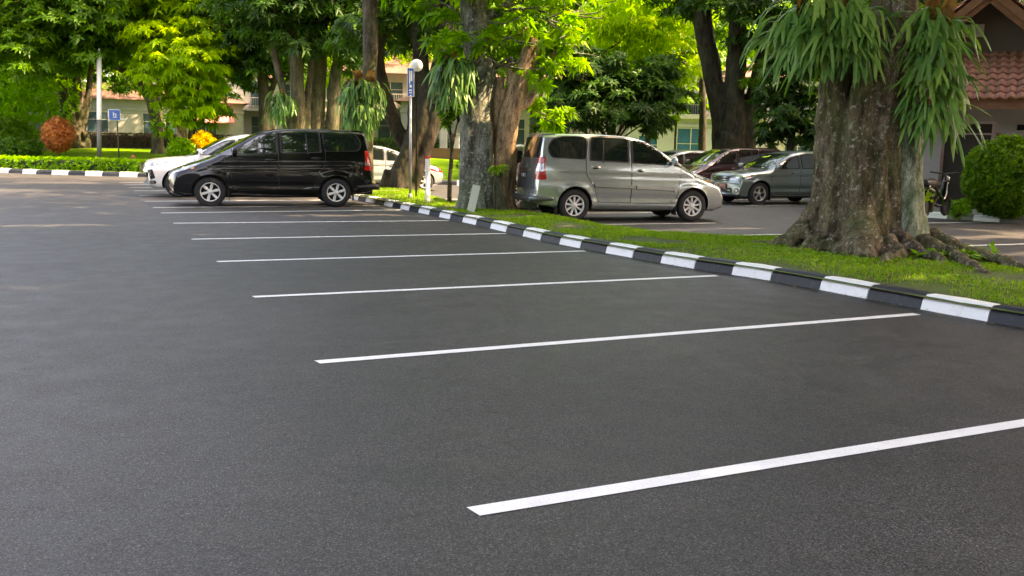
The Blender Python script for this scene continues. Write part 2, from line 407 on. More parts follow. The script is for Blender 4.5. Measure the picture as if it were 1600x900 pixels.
# far lawn kerb
lk=[Vector((x,edge_y(x)-.02)) for x in np.arange(-30,28,.4)]
tot=sum((b-a).length for a,b in zip(lk,lk[1:]))
k2=kerb('kerb', lk, list(np.arange(0,tot-.5,.82)), first=1, side=-1, h=.2); tag(k2,'black and white painted kerb below the far hedge and lawn','kerb',kind='structure')
# parking lines
def pline(a, b, w_=.105, z=.004):
    a=Vector(a); b=Vector(b); d=(b-a).normalized(); n_=Vector((-d.y,d.x))*w_/2
    k=max(2,int((b-a).length/.12)); V=[];F=[]
    for i in range(k+1):
        p=a.lerp(b,i/k); j=.004*noise.noise(Vector((p.x*9,p.y*3,1))); j2=.004*noise.noise(Vector((p.x*9,p.y*3,7)))
        V+= [(p.x+n_.x*(1+j*10)+ (0 if i else -.02),p.y+n_.y*(1+j*10),z),(p.x-n_.x*(1+j2*10),p.y-n_.y*(1+j2*10),z)]
        if i: F.append((2*i-2,2*i-1,2*i+1,2*i))
    o=link('parking_line', pymesh(V,F), LINE); tag(o, kind='structure', group='painted parking bay lines'); return o
for a,b in [((1.40,3.39),(7.6,3.42)),((1.36,6.29),(7.34,6.32)),((1.36,9.27),(7.08,9.2)),((1.34,12.22),(6.78,12.1)),((1.28,15.18),(6.72,15.0)),
            ((1.22,18.26),(6.70,17.95)),((1.15,20.94),(6.68,21.2)),((1.08,22.7),(6.6,22.9)),((1.0,25.1),(6.5,25.3)),((.96,27.7),(6.5,28.0)),((.90,30.4),(6.6,30.7)),
            ((.82,32.6),(6.4,32.8)),((.7,34.6),(6.3,34.8)),((.6,36.6),(6.2,36.8))]:
    pline(a,b)
for a,b in [((9.35,13.85),(13.6,13.58)),((9.42,16.44),(12.4,16.28)),((12.4,8.64),(15.6,8.66)),((12.9,11.16),(16.8,11.05)),((9.3,19.6),(14,19.3)),((9.2,22.5),(14,22.2)),((9.4,25.4),(14,25.1))]:
    pline(a,b)
for y in (12.4,15.2,21.6,24.4,27.2,30.2): pline((17.6,y+.1),(22.3,y),.1)

# ------------------------------------------------------------------ vehicles
def hermite(xs, ys, x):
    xs=np.asarray(xs,float); ys=np.asarray(ys,float); h=np.diff(xs); d=np.diff(ys)/h
    mm=np.zeros(len(xs)); mm[1:-1]=np.where(d[:-1]*d[1:]>0, 2*d[:-1]*d[1:]/(d[:-1]+d[1:]+1e-12), 0); mm[0]=d[0]; mm[-1]=d[-1]
    i=np.clip(np.searchsorted(xs,x,side='right')-1,0,len(xs)-2); t=(x-xs[i])/h[i]
    return (2*t**3-3*t*t+1)*ys[i]+(t**3-2*t*t+t)*h[i]*mm[i]+(-2*t**3+3*t*t)*ys[i+1]+(t**3-t*t)*h[i]*mm[i+1]
G_Z=[.15,.25,.35,.55,.72,.78,.95,1.08,1.16,1.25,1.5,1.7,1.9]
G_W=[.86,.90,.945,.985,.999,.990,.985,.967,.948,.918,.842,.778,.71]
def body_mesh(sp):
    TX,TZ=zip(*sp['top']); Lc=sp['L']; Wd=sp['W']; fa,ra=sp['fa'],sp['ra']; R=sp['R']; zs=sp['gscale']
    xs=np.unique(np.concatenate([np.linspace(0,.3,16),np.linspace(.3,Lc-.45,74),np.linspace(Lc-.45,Lc,30)]))
    rings=[]; V=[]
    for x in xs:
        T=float(hermite(TX,TZ,x)); B=float(np.interp(x,[0,.25,.6,Lc-.7,Lc-.2,Lc],[.30,.22,.24,.26,.32,.38]))
        pw=Wd*(1-.05*max(0,1-x/.7)**2-.05*max(0,1-(Lc-x)/.6)**2)
        def wz(z):
            g=float(hermite(G_Z,G_W,min(1.9,max(.15,z/zs))))
            wv=pw*g
            for ax in (fa,ra):
                d=math.hypot(x-ax,z-R)
                wv+=.022*math.exp(-((d-R*1.2)/.07)**2)*(1 if z<R*2.6 else 0)
            cz=sp.get('crease',.88)+.05*(x-1)/3; en=min(1,max(0,(x-.6)/.3))*min(1,max(0,(Lc-.35-x)/.3))
            wv+=en*(-.016*math.exp(-((z-cz+.045)/.035)**2)+.006*math.exp(-((z-cz-.01)/.02)**2)-.020*math.exp(-((z-.50)/.06)**2)+.008*math.exp(-((z-.40)/.035)**2))
            return wv
        rc=float(np.interp(T,[.6,1.05,1.3,1.6,1.75],[.09,.13,.10,.09,.06])); crown=float(np.interp(T,[.6,1.0,1.3,1.7],[.02,.045,.05,.035]))
        z1=max(B+.1,T-rc-crown); side=[(wz(B)-.05,B),(wz(B+.04),B+.045)]
        for k in range(1,37):
            z=B+.045+(z1-B-.045)*k/36; side.append((wz(z),z))
        w1=wz(z1); c=(wz(T)-.008,T-crown-.015); e=(w1-rc*1.3,T-crown*.82)
        for t in (.2,.4,.6,.8,1):
            side.append(((1-t)**2*w1+2*t*(1-t)*c[0]+t*t*e[0],(1-t)**2*z1+2*t*(1-t)*c[1]+t*t*e[1]))
        for t in (.8,.6,.4,.2): side.append((e[0]*t, T-crown*.82*t*t))
        ring=[(0,B)]+[(w_*.5,B) for w_ in (side[0][0],)]+side+[(0,T)]
        full=ring+[(-y,z) for y,z in ring[-2:0:-1]]
        rings.append((x,full))
    bf,br=sp.get('bulge',(.22,.12))
    for x,full in rings:
        for y,z in full:
            a=abs(y)/Wd; xx=x+bf*a**2.6*max(0,1-x/1.15)**1.3+.10*a*a*math.exp(-((x-1.7)/.6)**2)-br*a**3*max(0,1-(Lc-x)/.7)
            if x==0: xx-= .03*math.sin(max(0,min(1,(z-.3)/.3))*math.pi)
            V.append((xx,y,z))
    n=len(rings[0][1]); F=[]
    for i in range(len(rings)-1):
        for k in range(n): F.append((i*n+k,(i+1)*n+k,(i+1)*n+(k+1)%n,i*n+(k+1)%n))
    F.append(tuple(range(n-1,-1,-1))[::-1]); F.append(tuple((len(rings)-1)*n+k for k in range(n))[::-1])
    bm=bmesh.new(); vs=[bm.verts.new(v) for v in V]
    for f in F: bm.faces.new([vs[i] for i in f])
    bmesh.ops.triangulate(bm,faces=[f for f in bm.faces if len(f.verts)>4]); bmesh.ops.recalc_face_normals(bm,faces=bm.faces)
    bvh=BVHTree.FromBMesh(bm); me=bpy.data.meshes.new('body'); bm.to_mesh(me); bm.free(); return me,bvh
def rounded(poly, r):
    if isinstance(r,(int,float)): r=[r]*len(poly)
    out=[]; n=len(poly)
    for i in range(n):
        p=Vector(poly[i]); a=Vector(poly[i-1]); b=Vector(poly[(i+1)%n]); rr=min(r[i],(a-p).length*.48,(b-p).length*.48)
        if rr<1e-4: out.append(p); continue
        q0=p+(a-p).normalized()*rr; q1=p+(b-p).normalized()*rr
        for k in range(5):
            t=k/4; out.append((1-t)**2*q0+2*t*(1-t)*p+t*t*q1)
    return out
PCACHE={}
def patch(bm, bvh, P3, d, off=.004, grid=.06, mi=0, depth=.02, mirror=False, r=0):
    """a skin of the body cut to the outline P3 (3D points near the surface), seen along d, standing off the body by off"""
    key=(id(bvh),tuple(tuple(round(c,4) for c in p) for p in P3),tuple(d),off,grid,depth,r)
    if key in PCACHE: top,rim,fo=PCACHE[key]; return emit(bm,top,rim,fo,mi,mirror)
    d=Vector(d).normalized(); a=Vector((-d.y,d.x,0))
    if a.length<.01: a=Vector((0,1,0))
    a.normalize(); b=a.cross(d)*-1
    if b.z<0: b=-b
    if abs(d.z)>.9: a=Vector((1,0,0)); b=Vector((0,1,0))
    P=[Vector((Vector(p).dot(a),Vector(p).dot(b))) for p in P3]
    if r: P=rounded(P,r)
    B=[]
    for i in range(len(P)):
        p,q=P[i],P[(i+1)%len(P)]; k=max(1,int(math.ceil((q-p).length/grid)))
        B+=[p.lerp(q,j/k) for j in range(k)]
    nb_=len(B); pts=list(B); xs_=[p.x for p in B]; ys_=[p.y for p in B]
    for X in np.arange(min(xs_)+grid*.5,max(xs_),grid):
        for Y in np.arange(min(ys_)+grid*.5,max(ys_),grid):
            if inside(X,Y,[tuple(p) for p in B]) and min((abs(X-p.x)+abs(Y-p.y)) for p in B)>grid*.4: pts.append(Vector((X,Y)))
    vo,_,fo,*_r=delaunay_2d_cdt(pts,[(i,(i+1)%nb_) for i in range(nb_)],[],1,1e-5)
    top=[]; rim=[]
    for v in vo:
        o=a*v.x+b*v.y-d*8
        h,nn,_,_=bvh.ray_cast(o,d)
        if h is None or (h-(o+d*8)).length>5:
            c0=sum((Vector(p) for p in P3),Vector())/len(P3); q=a*v.x+b*v.y+d*c0.dot(d)
            h,nn,_,_=bvh.find_nearest(q)
        if nn.dot(d)>0: nn=-nn
        top.append(h+nn*off); rim.append(h-nn*depth)
    PCACHE[key]=(top,rim,fo); emit(bm,top,rim,fo,mi,mirror)
def emit(bm,top,rim,fo,mi,mirror):
    for sgn in ((1,-1) if mirror else (1,)):
        mv=lambda p: Vector((p.x,p.y*sgn,p.z))
        tv=[bm.verts.new(mv(p)) for p in top]; cnt={}
        for f in fo:
            ff=[tv[i] for i in (f if sgn>0 else f[::-1])]
            try: q=bm.faces.new(ff); q.material_index=mi; q.smooth=True
            except ValueError: continue
            for i in range(len(f)):
                e=(f[i],f[(i+1)%len(f)]); cnt[tuple(sorted(e))]=cnt.get(tuple(sorted(e)),0)+1
        tr={}; rv={}
        for (i,j),c in cnt.items():
            if c==1:
                for q in (i,j):
                    if q not in rv: rv[q]=bm.verts.new(mv(rim[q])); tr[q]=bm.verts.new(mv(top[q]))
                q=bm.faces.new((tr[i],tr[j],rv[j],rv[i])); q.material_index=mi
def sidepts(pts, y=.9): return [(x,-y,z) for x,z in pts]
def wheel(root, x, y, R, wd, style, rimmat, spokes):
    e=empty('wheel',(x,y,R)); e.parent=root; out=1 if y>0 else -1
    bm=bmesh.new(); rr=R*.64
    prof=[(rr,-wd/2),(rr+.02,-wd/2-.006),(R*.86,-wd/2-.008),(R*.97,-wd/2+.015),(R,-wd/2+.04),(R,wd/2-.04),(R*.97,wd/2-.015),(R*.86,wd/2+.008),(rr+.02,wd/2+.006),(rr,wd/2)]
    lathe(bm,prof,40,axis='y',closed=True)
    t=link('tyre',bmmesh(bm),M_TYRE,e,True)
    bm=bmesh.new(); f=out*(wd/2)
    lathe(bm,[(rr,f-out*.0),(rr*1.0,f-out*.12),(rr*.93,f-out*.11),(rr*.90,f-out*.012),(rr*.97,f+out*.004)],40,axis='y',closed=True)
    lathe(bm,[(.001,f-out*.005),(rr*.22,f-out*.008),(rr*.27,f-out*.03),(rr*.3,f-out*.08),(.001,f-out*.08)],20,axis='y')
    for k in range(spokes):
        an=2*math.pi*(k+.25)/spokes
        for sgn in ((0,) if style!='twin' else (-.11,.11)):
            a0=an+sgn*.6; a1=an+sgn*1.5; w0,w1=(rr*.10,rr*.155) if style=='wide' else (rr*.075,rr*.11) if style=='slim' else (rr*.06,rr*.06)
            P=[]
            for (r_,aa,ww,ins) in ((rr*.18,a0,w0,.018),(rr*.6,(a0+a1)/2,w1,.024),(rr*.93,a1,w1*.85,.012)):
                c=Vector((math.cos(aa)*r_,0,math.sin(aa)*r_)); tn=Vector((-math.sin(aa),0,math.cos(aa)))
                P.append([c+tn*ww+Vector((0,f-out*(ins+.016),0)),c+tn*ww*.55+Vector((0,f-out*ins,0)),c-tn*ww*.55+Vector((0,f-out*ins,0)),c-tn*ww+Vector((0,f-out*(ins+.016),0)),c-tn*ww*.9+Vector((0,f-out*(ins+.05),0)),c+tn*ww*.9+Vector((0,f-out*(ins+.05),0))])
            vs=[[bm.verts.new(q) for q in row] for row in P]
            for A,B in zip(vs,vs[1:]):
                for j in range(6): bm.faces.new((A[j],A[(j+1)%6],B[(j+1)%6],B[j]))
            bm.faces.new(vs[0]); bm.faces.new(vs[-1])
    lathe(bm,[(.001,f-out*.095),(rr*.92,f-out*.09),(rr*.92,f-out*.12),(.001,f-out*.12)],24,axis='y',mi=1)
    for k in range(5):
        a_=2*math.pi*k/5; lathe(bm,[(.009,f-out*.03),(.009,f-out*.01)],8,axis='y',M=Matrix.Translation((math.cos(a_)*rr*.16,0,math.sin(a_)*rr*.16)),mi=1)
    link('rim',bmmesh(bm),[rimmat,M_BLACK],e)
    return e
MPV=dict(L=4.58,W=.885,fa=.90,ra=3.65,R=.335,gscale=1.02,H=1.815,crease=.98,
 top=[(0,.60),(.03,.72),(.09,.80),(.20,.865),(.45,.955),(.75,1.06),(.95,1.14),(1.15,1.26),(1.5,1.465),(1.85,1.65),(2.15,1.745),(2.5,1.795),(3.2,1.815),(4.1,1.80),(4.34,1.775),(4.40,1.62),(4.46,1.32),(4.52,1.08),(4.55,.92),(4.58,.66)],
 doors=[[(1.32,.45),(1.25,.80),(1.22,1.14),(1.50,1.37),(1.75,1.545),(2.0,1.665),(2.36,1.735),(2.365,1.15),(2.365,.40),(1.5,.38)],
        [(2.385,.40),(2.385,1.15),(2.38,1.74),(2.8,1.765),(3.33,1.765),(3.41,1.25),(3.40,.98),(3.22,.72),(3.12,.42)]],
 glass=[[(1.45,1.205),(1.68,1.43),(1.95,1.60),(2.32,1.695),(2.33,1.235)],[(2.46,1.245),(2.45,1.715),(2.8,1.73),(3.27,1.73),(3.30,1.275)]],
 quarter=[[(3.40,1.29),(3.38,1.73),(3.8,1.73),(4.10,1.71),(4.24,1.50),(4.17,1.32)]],
 tri=[(1.13,1.15),(1.36,1.315),(1.38,1.175)],
 wind=[(-.70,1.17),(.70,1.17),(.60,1.70),(-.60,1.70)], rear=[(-.72,1.30),(.72,1.30),(.64,1.72),(-.64,1.72)],
 handles=[(2.18,1.07),(3.20,1.12)], mould=[(1.36,.69),(3.22,.765)], mirror=(1.52,1.24))
SUV=dict(L=4.45,W=.90,fa=.88,ra=3.52,R=.345,gscale=.97,H=1.68,crease=.90,bulge=(.26,.12),
 top=[(0,.66),(.03,.78),(.07,.88),(.15,.945),(.5,1.01),(1.1,1.07),(1.2,1.09),(1.5,1.27),(1.9,1.49),(2.2,1.60),(2.7,1.665),(3.2,1.665),(3.8,1.62),(4.1,1.56),(4.2,1.42),(4.32,1.15),(4.40,.98),(4.45,.7)],
 doors=[[(1.32,.45),(1.28,.80),(1.30,1.08),(1.62,1.28),(1.95,1.435),(2.33,1.535),(2.345,1.1),(2.345,.40),(1.5,.38)],
        [(2.365,.40),(2.365,1.1),(2.36,1.54),(2.8,1.575),(3.15,1.55),(3.30,1.2),(3.20,.95),(3.04,.70),(2.98,.42)]],
 glass=[[(1.44,1.10),(1.68,1.275),(1.99,1.41),(2.28,1.495),(2.29,1.12)],[(2.43,1.125),(2.42,1.51),(2.8,1.535),(3.10,1.52),(3.20,1.16)]],
 quarter=[[(3.33,1.18),(3.25,1.50),(3.6,1.47),(3.95,1.38),(3.92,1.21)]],
 tri=[(1.2,1.07),(1.38,1.19),(1.39,1.09)],
 wind=[(-.70,1.10),(.70,1.10),(.60,1.55),(-.60,1.55)], rear=[(-.66,1.12),(.66,1.12),(.56,1.48),(-.56,1.48)],
 handles=[(2.05,.99),(3.0,1.02)], mould=None, mirror=(1.52,1.13))
HATCH=dict(L=4.0,W=.85,fa=.80,ra=3.30,R=.31,gscale=.90,H=1.52,crease=.85,bulge=(.24,.14),
 top=[(0,.55),(.03,.66),(.08,.74),(.2,.82),(.6,.92),(.95,.985),(1.2,1.12),(1.5,1.28),(1.8,1.40),(2.1,1.475),(2.5,1.515),(3.0,1.50),(3.5,1.42),(3.68,1.37),(3.78,1.2),(3.9,.98),(3.96,.8),(4.0,.6)],
 doors=[[(1.12,.40),(1.08,.72),(1.10,.98),(1.42,1.18),(1.75,1.325),(2.13,1.42),(2.145,1.0),(2.145,.36),(1.3,.34)],
        [(2.165,.36),(2.165,1.0),(2.16,1.42),(2.6,1.45),(2.95,1.42),(3.10,1.1),(3.0,.9),(2.86,.66),(2.8,.38)]],
 glass=[[(1.24,1.0),(1.48,1.16),(1.79,1.29),(2.08,1.37),(2.09,1.03)],[(2.22,1.035),(2.21,1.385),(2.6,1.41),(2.90,1.385),(2.99,1.07)]],
 quarter=[[(3.12,1.09),(3.03,1.37),(3.3,1.32),(3.4,1.12)]],
 tri=[(1.0,.97),(1.18,1.09),(1.19,.985)],
 wind=[(-.66,1.01),(.66,1.01),(.56,1.42),(-.56,1.42)], rear=[(-.62,1.05),(.62,1.05),(.52,1.33),(-.52,1.33)],
 handles=[(1.86,.90),(2.78,.93)], mould=None, mirror=(1.33,1.05))
MESHC={}
def fill_inset(poly, k):   # grow/shrink an (x,z) outline about its centre by a distance k
    c=sum((Vector(p) for p in poly),Vector((0,0)))/len(poly)
    return [tuple(Vector(p)+(Vector(p)-c).normalized()*k*1.25) for p in poly]
def text_strokes(bm, x, y0, z0, n, h, wd, seed, dx=-1, mi=0):
    r=random.Random(seed)
    for k in range(n):
        yy=y0+wd*(k-(n-1)/2)
        if k in (1,n-2) and n>5: continue
        for (a0,a1,b0,b1) in r.sample([(-.4,-.2,-.5,.5),(.2,.4,-.5,.5),(-.4,.4,.3,.5),(-.4,.4,-.5,-.3),(-.4,.4,-.1,.1)],3):
            box(bm, min(x,x+dx*.004),max(x,x+dx*.004), yy+a0*wd*.8,yy+a1*wd*.8, z0+b0*h,z0+b1*h, mi)
def make_car(name, label, loc, rz, sp, key, pm, wheels=('wide',6,M_ALLOYP), sc=1.0, details='mpv', rearmat=None, plate='dark', visor=False, tall=1.0):
    root=empty(name,(0,0,0)); tag(root,label,'car')
    if key not in MESHC:
        me,bvh=body_mesh(sp); R=sp['R']
        bmc=bmesh.new()
        for ax in (sp['fa'],sp['ra']):
            for s in (1,-1):
                lathe(bmc,[(R*1.17,s*(sp['W']-.27)),(R*1.17,s*(sp['W']+.3))],48,axis='y',M=Matrix.Translation((ax,0,R*1.02)))
        cut=bmmesh(bmc); cut.materials.append(None)
        co=bpy.data.objects.new('work',cut); COL.objects.link(co); me2=me
        me2.materials.append(M_WHITE); cut.materials.clear(); cut.materials.append(M_BLACK)
        b=evaluated(me2,[('BOOLEAN',dict(operation='DIFFERENCE',object=co,solver='EXACT',material_mode='TRANSFER'))])
        bpy.data.objects.remove(co)
        bk=[i for i,mm in enumerate(b.materials) if mm==M_BLACK]
        mi=np.zeros(len(b.polygons),dtype=np.int32); b.polygons.foreach_get('material_index',mi)
        MESHC[key]=(b,bvh,mi,bk)
    b0,bvh,mi,bk=MESHC[key]; b=b0.copy(); b.materials.clear()
    mi2=np.isin(mi,bk).astype(np.int32)
    b.polygons.foreach_set('material_index',mi2)
    bo=link('body',b,[pm,M_BLACK],root,True)
    b.set_sharp_from_angle(angle=math.radians(38))
    R=sp['R']; Wd=sp['W']; Lc=sp['L']
    def P(nm,f,mats,parent=root):
        bm=bmesh.new(); f(bm); return link(nm,bmmesh(bm,normals=True),mats,parent)
    # lower black sills and wheel-arch liners
    for sgn in (1,-1):
        bm=bmesh.new(); patch(bm,bvh,sidepts([(sp['fa']+R*1.35,.25),(sp['fa']+R*1.3,.33),(sp['ra']-R*1.3,.34),(sp['ra']-R*1.35,.26)]),(0,1,0),.006)
        if sgn==-1: bmesh.ops.scale(bm,vec=(1,-1,1),verts=bm.verts)
        link('sill',bmmesh(bm),[M_BLACK if details!='mpv' else pm],root)
    # doors, each side, with glass, frame and handle as sub-parts
    for sgn in (1,-1):
        for i,(dp,gl) in enumerate(zip(sp['doors'],sp['glass'])):
            bm=bmesh.new()
            patch(bm,bvh,sidepts(fill_inset(dp,.010)),(0,1,0),.0010,.045,1,r=.05)
            patch(bm,bvh,sidepts(dp),(0,1,0),.0045,.038,0,r=.05)
            fr=fill_inset(gl,.035); patch(bm,bvh,sidepts(fr),(0,1,0),.0075,.06,1,r=.04)
            if sgn==-1: bmesh.ops.scale(bm,vec=(1,-1,1),verts=bm.verts)
            dr=link('door',bmmesh(bm),[pm,M_BLACK],root)
            bm=bmesh.new(); patch(bm,bvh,sidepts(gl),(0,1,0),.011,.06,0,r=.03)
            if visor:
                mx=[p for p in gl if p[1]>1.3]; vs_=sorted(mx)
                if len(vs_)>=2:
                    up=[(x,z+.03) for x,z in vs_]; lo=[(x,z-.05) for x,z in vs_][::-1]
                    patch(bm,bvh,sidepts(up+lo),(0,1,0),.028,.06,1,depth=-.01)
            if i==1 and details=='mpv': patch(bm,bvh,sidepts([(3.02,1.21),(2.98,1.68),(3.005,1.68),(3.045,1.21)]),(0,1,0),.012,.06,1)
            if sgn==-1: bmesh.ops.scale(bm,vec=(1,-1,1),verts=bm.verts)
            link('door_window',bmmesh(bm),[M_GLASS,M_BLACK],dr)
            hx,hz=sp['handles'][i]; h,nn,_,_=bvh.ray_cast(Vector((hx,-3,hz)),Vector((0,1,0))); bm=bmesh.new()
            tube(bm,[Vector((hx-.10,h.y,hz)),Vector((hx-.085,h.y-.035,hz+.005)),Vector((hx,h.y-.045,hz+.01)),Vector((hx+.085,h.y-.035,hz+.005)),Vector((hx+.1,h.y,hz))],[.012,.013,.013,.013,.012],8,4)
            patch(bm,bvh,sidepts(rounded([(hx-.06,hz-.035),(hx-.06,hz+.03),(hx+.06,hz+.03),(hx+.06,hz-.035)],.03)),(0,1,0),.006,.05,1)
            if sgn==-1: bmesh.ops.scale(bm,vec=(1,-1,1),verts=bm.verts)
            link('handle',bmmesh(bm),[pm if details!='mpv' or pm!=PAINT_SILVER else M_CHROME,M_BLACK],dr)
        for q in sp['quarter']:
            bm=bmesh.new(); patch(bm,bvh,sidepts(fill_inset(q,.022)),(0,1,0),.004,.08,1,r=.12); patch(bm,bvh,sidepts(q),(0,1,0),.008,.07,0,r=.11)
            if sgn==-1: bmesh.ops.scale(bm,vec=(1,-1,1),verts=bm.verts)
            link('quarter_window',bmmesh(bm),[M_GLASS,M_BLACK],root)
        bm=bmesh.new(); patch(bm,bvh,sidepts(sp['tri']),(0,1,0),.008,.06,0,r=.01)
        if sgn==-1: bmesh.ops.scale(bm,vec=(1,-1,1),verts=bm.verts)
        link('quarter_window',bmmesh(bm),[M_GLASS,M_BLACK],root)
        # mirror
        mx,mz=sp['mirror']; bm=bmesh.new()
        h,nn,_,_=bvh.ray_cast(Vector((mx-.06,-3,mz-.01)),Vector((0,1,0)))
        r_=bmesh.ops.create_uvsphere(bm,u_segments=16,v_segments=10,radius=1)
        for v in r_['verts']:
            c=v.co.copy(); c=Vector((math.copysign(abs(c.x)**.7,c.x),math.copysign(abs(c.y)**.6,c.y),math.copysign(abs(c.z)**.6,c.z)))
            v.co=Vector((mx-.07+c.x*.065*(1 if c.x<0 else .5), h.y-.15+c.y*.115, mz+.04+c.z*.075*(1-.15*c.y)))
        for f in bm.faces: f.smooth=True
        tube(bm,[Vector((mx-.05,h.y+.02,mz-.02)),Vector((mx-.06,h.y-.06,mz)),Vector((mx-.07,h.y-.1,mz+.01))],[.03,.022,.02],8,3,mi=1)
        if sgn==-1: bmesh.ops.scale(bm,vec=(1,-1,1),verts=bm.verts)
        link('side_mirror',bmmesh(bm),[pm,M_BLACK],root)
    if sp['mould']:
        (xa,za),(xb,zb)=sp['mould']
        for sgn,p,q in ((1,0,.485),(1,.495,1),(-1,0,.485),(-1,.495,1)):
                bm=bmesh.new(); x0=xa+(xb-xa)*p; x1=xa+(xb-xa)*q; z0=za+(zb-za)*p; z1=za+(zb-za)*q
                patch(bm,bvh,sidepts([(x0-.01,z0-.045),(x0-.01,z0+.035),(x1+.01,z1+.035),(x1+.01,z1-.045)]),(0,1,0),.010,.08,1,r=.02); patch(bm,bvh,sidepts([(x0,z0-.033),(x0,z0+.033),(x1,z1+.033),(x1,z1-.033)]),(0,1,0),.032,.08,0,r=.02)
                if sgn==-1: bmesh.ops.scale(bm,vec=(1,-1,1),verts=bm.verts)
                link('side_moulding',bmmesh(bm),[pm,M_BLACK],root)
    # screens
    P('windscreen',lambda bm:(patch(bm,bvh,[(1.5,y,z) for y,z in [(y*1.04,z+(-.02 if z<1.3 else .02)) for y,z in sp['wind']]],(1,0,-.0),.003,.09,1,r=.06),patch(bm,bvh,[(1.5,y,z) for y,z in sp['wind']],(1,0,0),.007,.07,0,r=.05)),[M_GLASS,M_BLACK])
    P('rear_window',lambda bm:(patch(bm,bvh,[(4.4,y,z) for y,z in sp['rear']],(-1,0,0),.006,.06,0,r=.08)),[M_GLASS])
    # wipers
    wz=sp['wind'][0][1]+.03
    def wip(bm):
        for y0 in (-.55,.05):
            pts_=[]
            for t in (0,.5,1):
                h,nn,_,_=bvh.ray_cast(Vector((-5,y0+.5*t,wz+.05*t)),Vector((1,0,0))); pts_.append(h+nn*.02)
            tube(bm,pts_,[.008,.008,.006],6,3)
    P('wiper',wip,[M_BLACK])
    # front: grille, lamps, bumper openings
    if details=='mpv': hl=[(.10,-.50,.83),(.09,-.44,.76),(.22,-.66,.745),(.42,-.82,.82),(.56,-.86,.91),(.66,-.86,.985),(.45,-.80,.945),(.22,-.66,.885)]
    elif details=='sport': hl=[(.06,-.46,.86),(.06,-.46,.80),(.25,-.70,.79),(.5,-.86,.84),(.78,-.86,.92),(.45,-.82,.93),(.22,-.64,.91)]
    else: hl=[(.06,-.50,.88),(.05,-.48,.74),(.25,-.70,.73),(.5,-.87,.80),(.66,-.88,.90),(.4,-.78,.92),(.2,-.62,.91)]
    zf=sp['top'][3][1]/ (MPV['top'][3][1] if details=='mpv' else SUV['top'][3][1]); hl=[(x,y,z*zf) for x,y,z in hl]
    for sgn in (1,-1):
        bm=bmesh.new(); patch(bm,bvh,[(x,y,z) for x,y,z in hl],(.72,.69,0),.008,.04,0,r=.02)
        c=sum((Vector(p) for p in hl),Vector())/len(hl)
        for dx,rad,mi_ in ((-.08,.055,2),(.10,.045,2),(.24,.03,1 if details!='sport' else 2)):
            q=c+Vector((dx*.75,-dx*.7,.0)); h,nn,_,_=bvh.ray_cast(q-Vector((.72,.69,0))*4,Vector((.72,.69,0)))
            if h is None: continue
            pr=[(h.x+rad*math.cos(t)*.69,h.y-rad*math.cos(t)*.72,h.z+rad*math.sin(t)*.85) for t in np.linspace(0,2*math.pi,12,endpoint=False)]
            patch(bm,bvh,pr,(.72,.69,0),.011,.04,mi_)
        if sgn==-1: bmesh.ops.scale(bm,vec=(1,-1,1),verts=bm.verts)
        link('headlight',bmmesh(bm),[M_LAMP,M_AMBER,M_CHROME] if details!='redlamp' else [M_RED,M_RED,M_LAMP],root)
    gz=.78*zf if details!='mpv' else .75
    P('grille',lambda bm:(patch(bm,bvh,[(0,y,z) for y,z in [(-.42,gz-.07),(.42,gz-.07),(.46,gz+.07),(-.46,gz+.07)]],(1,0,0),.006,.05,0,r=.03),
        [patch(bm,bvh,[(0,y,z) for y,z in [(-.40,gz+k-.008),(.40,gz+k-.008),(.40,gz+k+.008),(-.40,gz+k+.008)]],(1,0,0),.016,.1,1) for k in (-.035,.035)],
        patch(bm,bvh,[(0,.055*math.cos(t),gz+.04*math.sin(t)) for t in np.linspace(0,2*math.pi,12,endpoint=False)],(1,0,0),.02,.05,1)),[M_BLACK,M_CHROME])
    P('bumper_intake',lambda bm:patch(bm,bvh,[(0,y,z) for y,z in [(-.50,.36),(.50,.36),(.46,.50),(-.46,.50)]],(1,0,0),.005,.06,0,r=.04),[M_BLACK])
    for sgn in (1,-1):
        bm=bmesh.new()
        if details=='sport':
            patch(bm,bvh,[(.2,-.62,.70),(.35,-.78,.71),(.38,-.80,.50),(.33,-.74,.46)],(.72,.69,0),.007,.04,1)
            patch(bm,bvh,[(.2,-.56,.42),(.38,-.80,.43),(.38,-.80,.35),(.22,-.62,.34)],(.72,.69,0),.007,.04,1,r=.03)
            patch(bm,bvh,[(.23,-.62,.40),(.36,-.77,.405),(.36,-.77,.37),(.25,-.64,.365)],(.72,.69,0),.011,.04,0,r=.02)
        else:
            for rad,mi_,of in ((.085,1,.005),(.05,0,.010)):
                q=Vector((.2,-.66,.43)); patch(bm,bvh,[(q.x+rad*math.cos(t)*.69,q.y-rad*math.cos(t)*.72,q.z+rad*.8*math.sin(t)) for t in np.linspace(0,2*math.pi,14,endpoint=False)],(.72,.69,0),of,.04,mi_)
        if sgn==-1: bmesh.ops.scale(bm,vec=(1,-1,1),verts=bm.verts)
        link('fog_lamp',bmmesh(bm),[M_LAMP,M_BLACK],root)
    P('hood_gap',lambda bm:patch(bm,bvh,[(x,y,z) for x,y,z in [(sp['tri'][0][0]-.12,-.72,1),(sp['tri'][0][0]-.10,-.72,1),(sp['tri'][0][0]-.02,0,1),(sp['tri'][0][0]-.10,.72,1),(sp['tri'][0][0]-.12,.72,1),(sp['tri'][0][0]-.05,0,1)]],(0,0,-1),.003,.05,0),[M_BLACK])
    # front plate
    h,nn,_,_=bvh.ray_cast(Vector((-3,0,.56)),Vector((1,0,0))); fx=h.x-.02
    pc=M_PLATER if plate=='red' else M_PLATE
    P('number_plate',lambda bm:(box(bm,fx-.008,fx+.008,-.22,.22,.49,.62,0),text_strokes(bm,fx-.008,0,.565,8,.06,.045,5,-1,1)),[pc,M_WHITE])
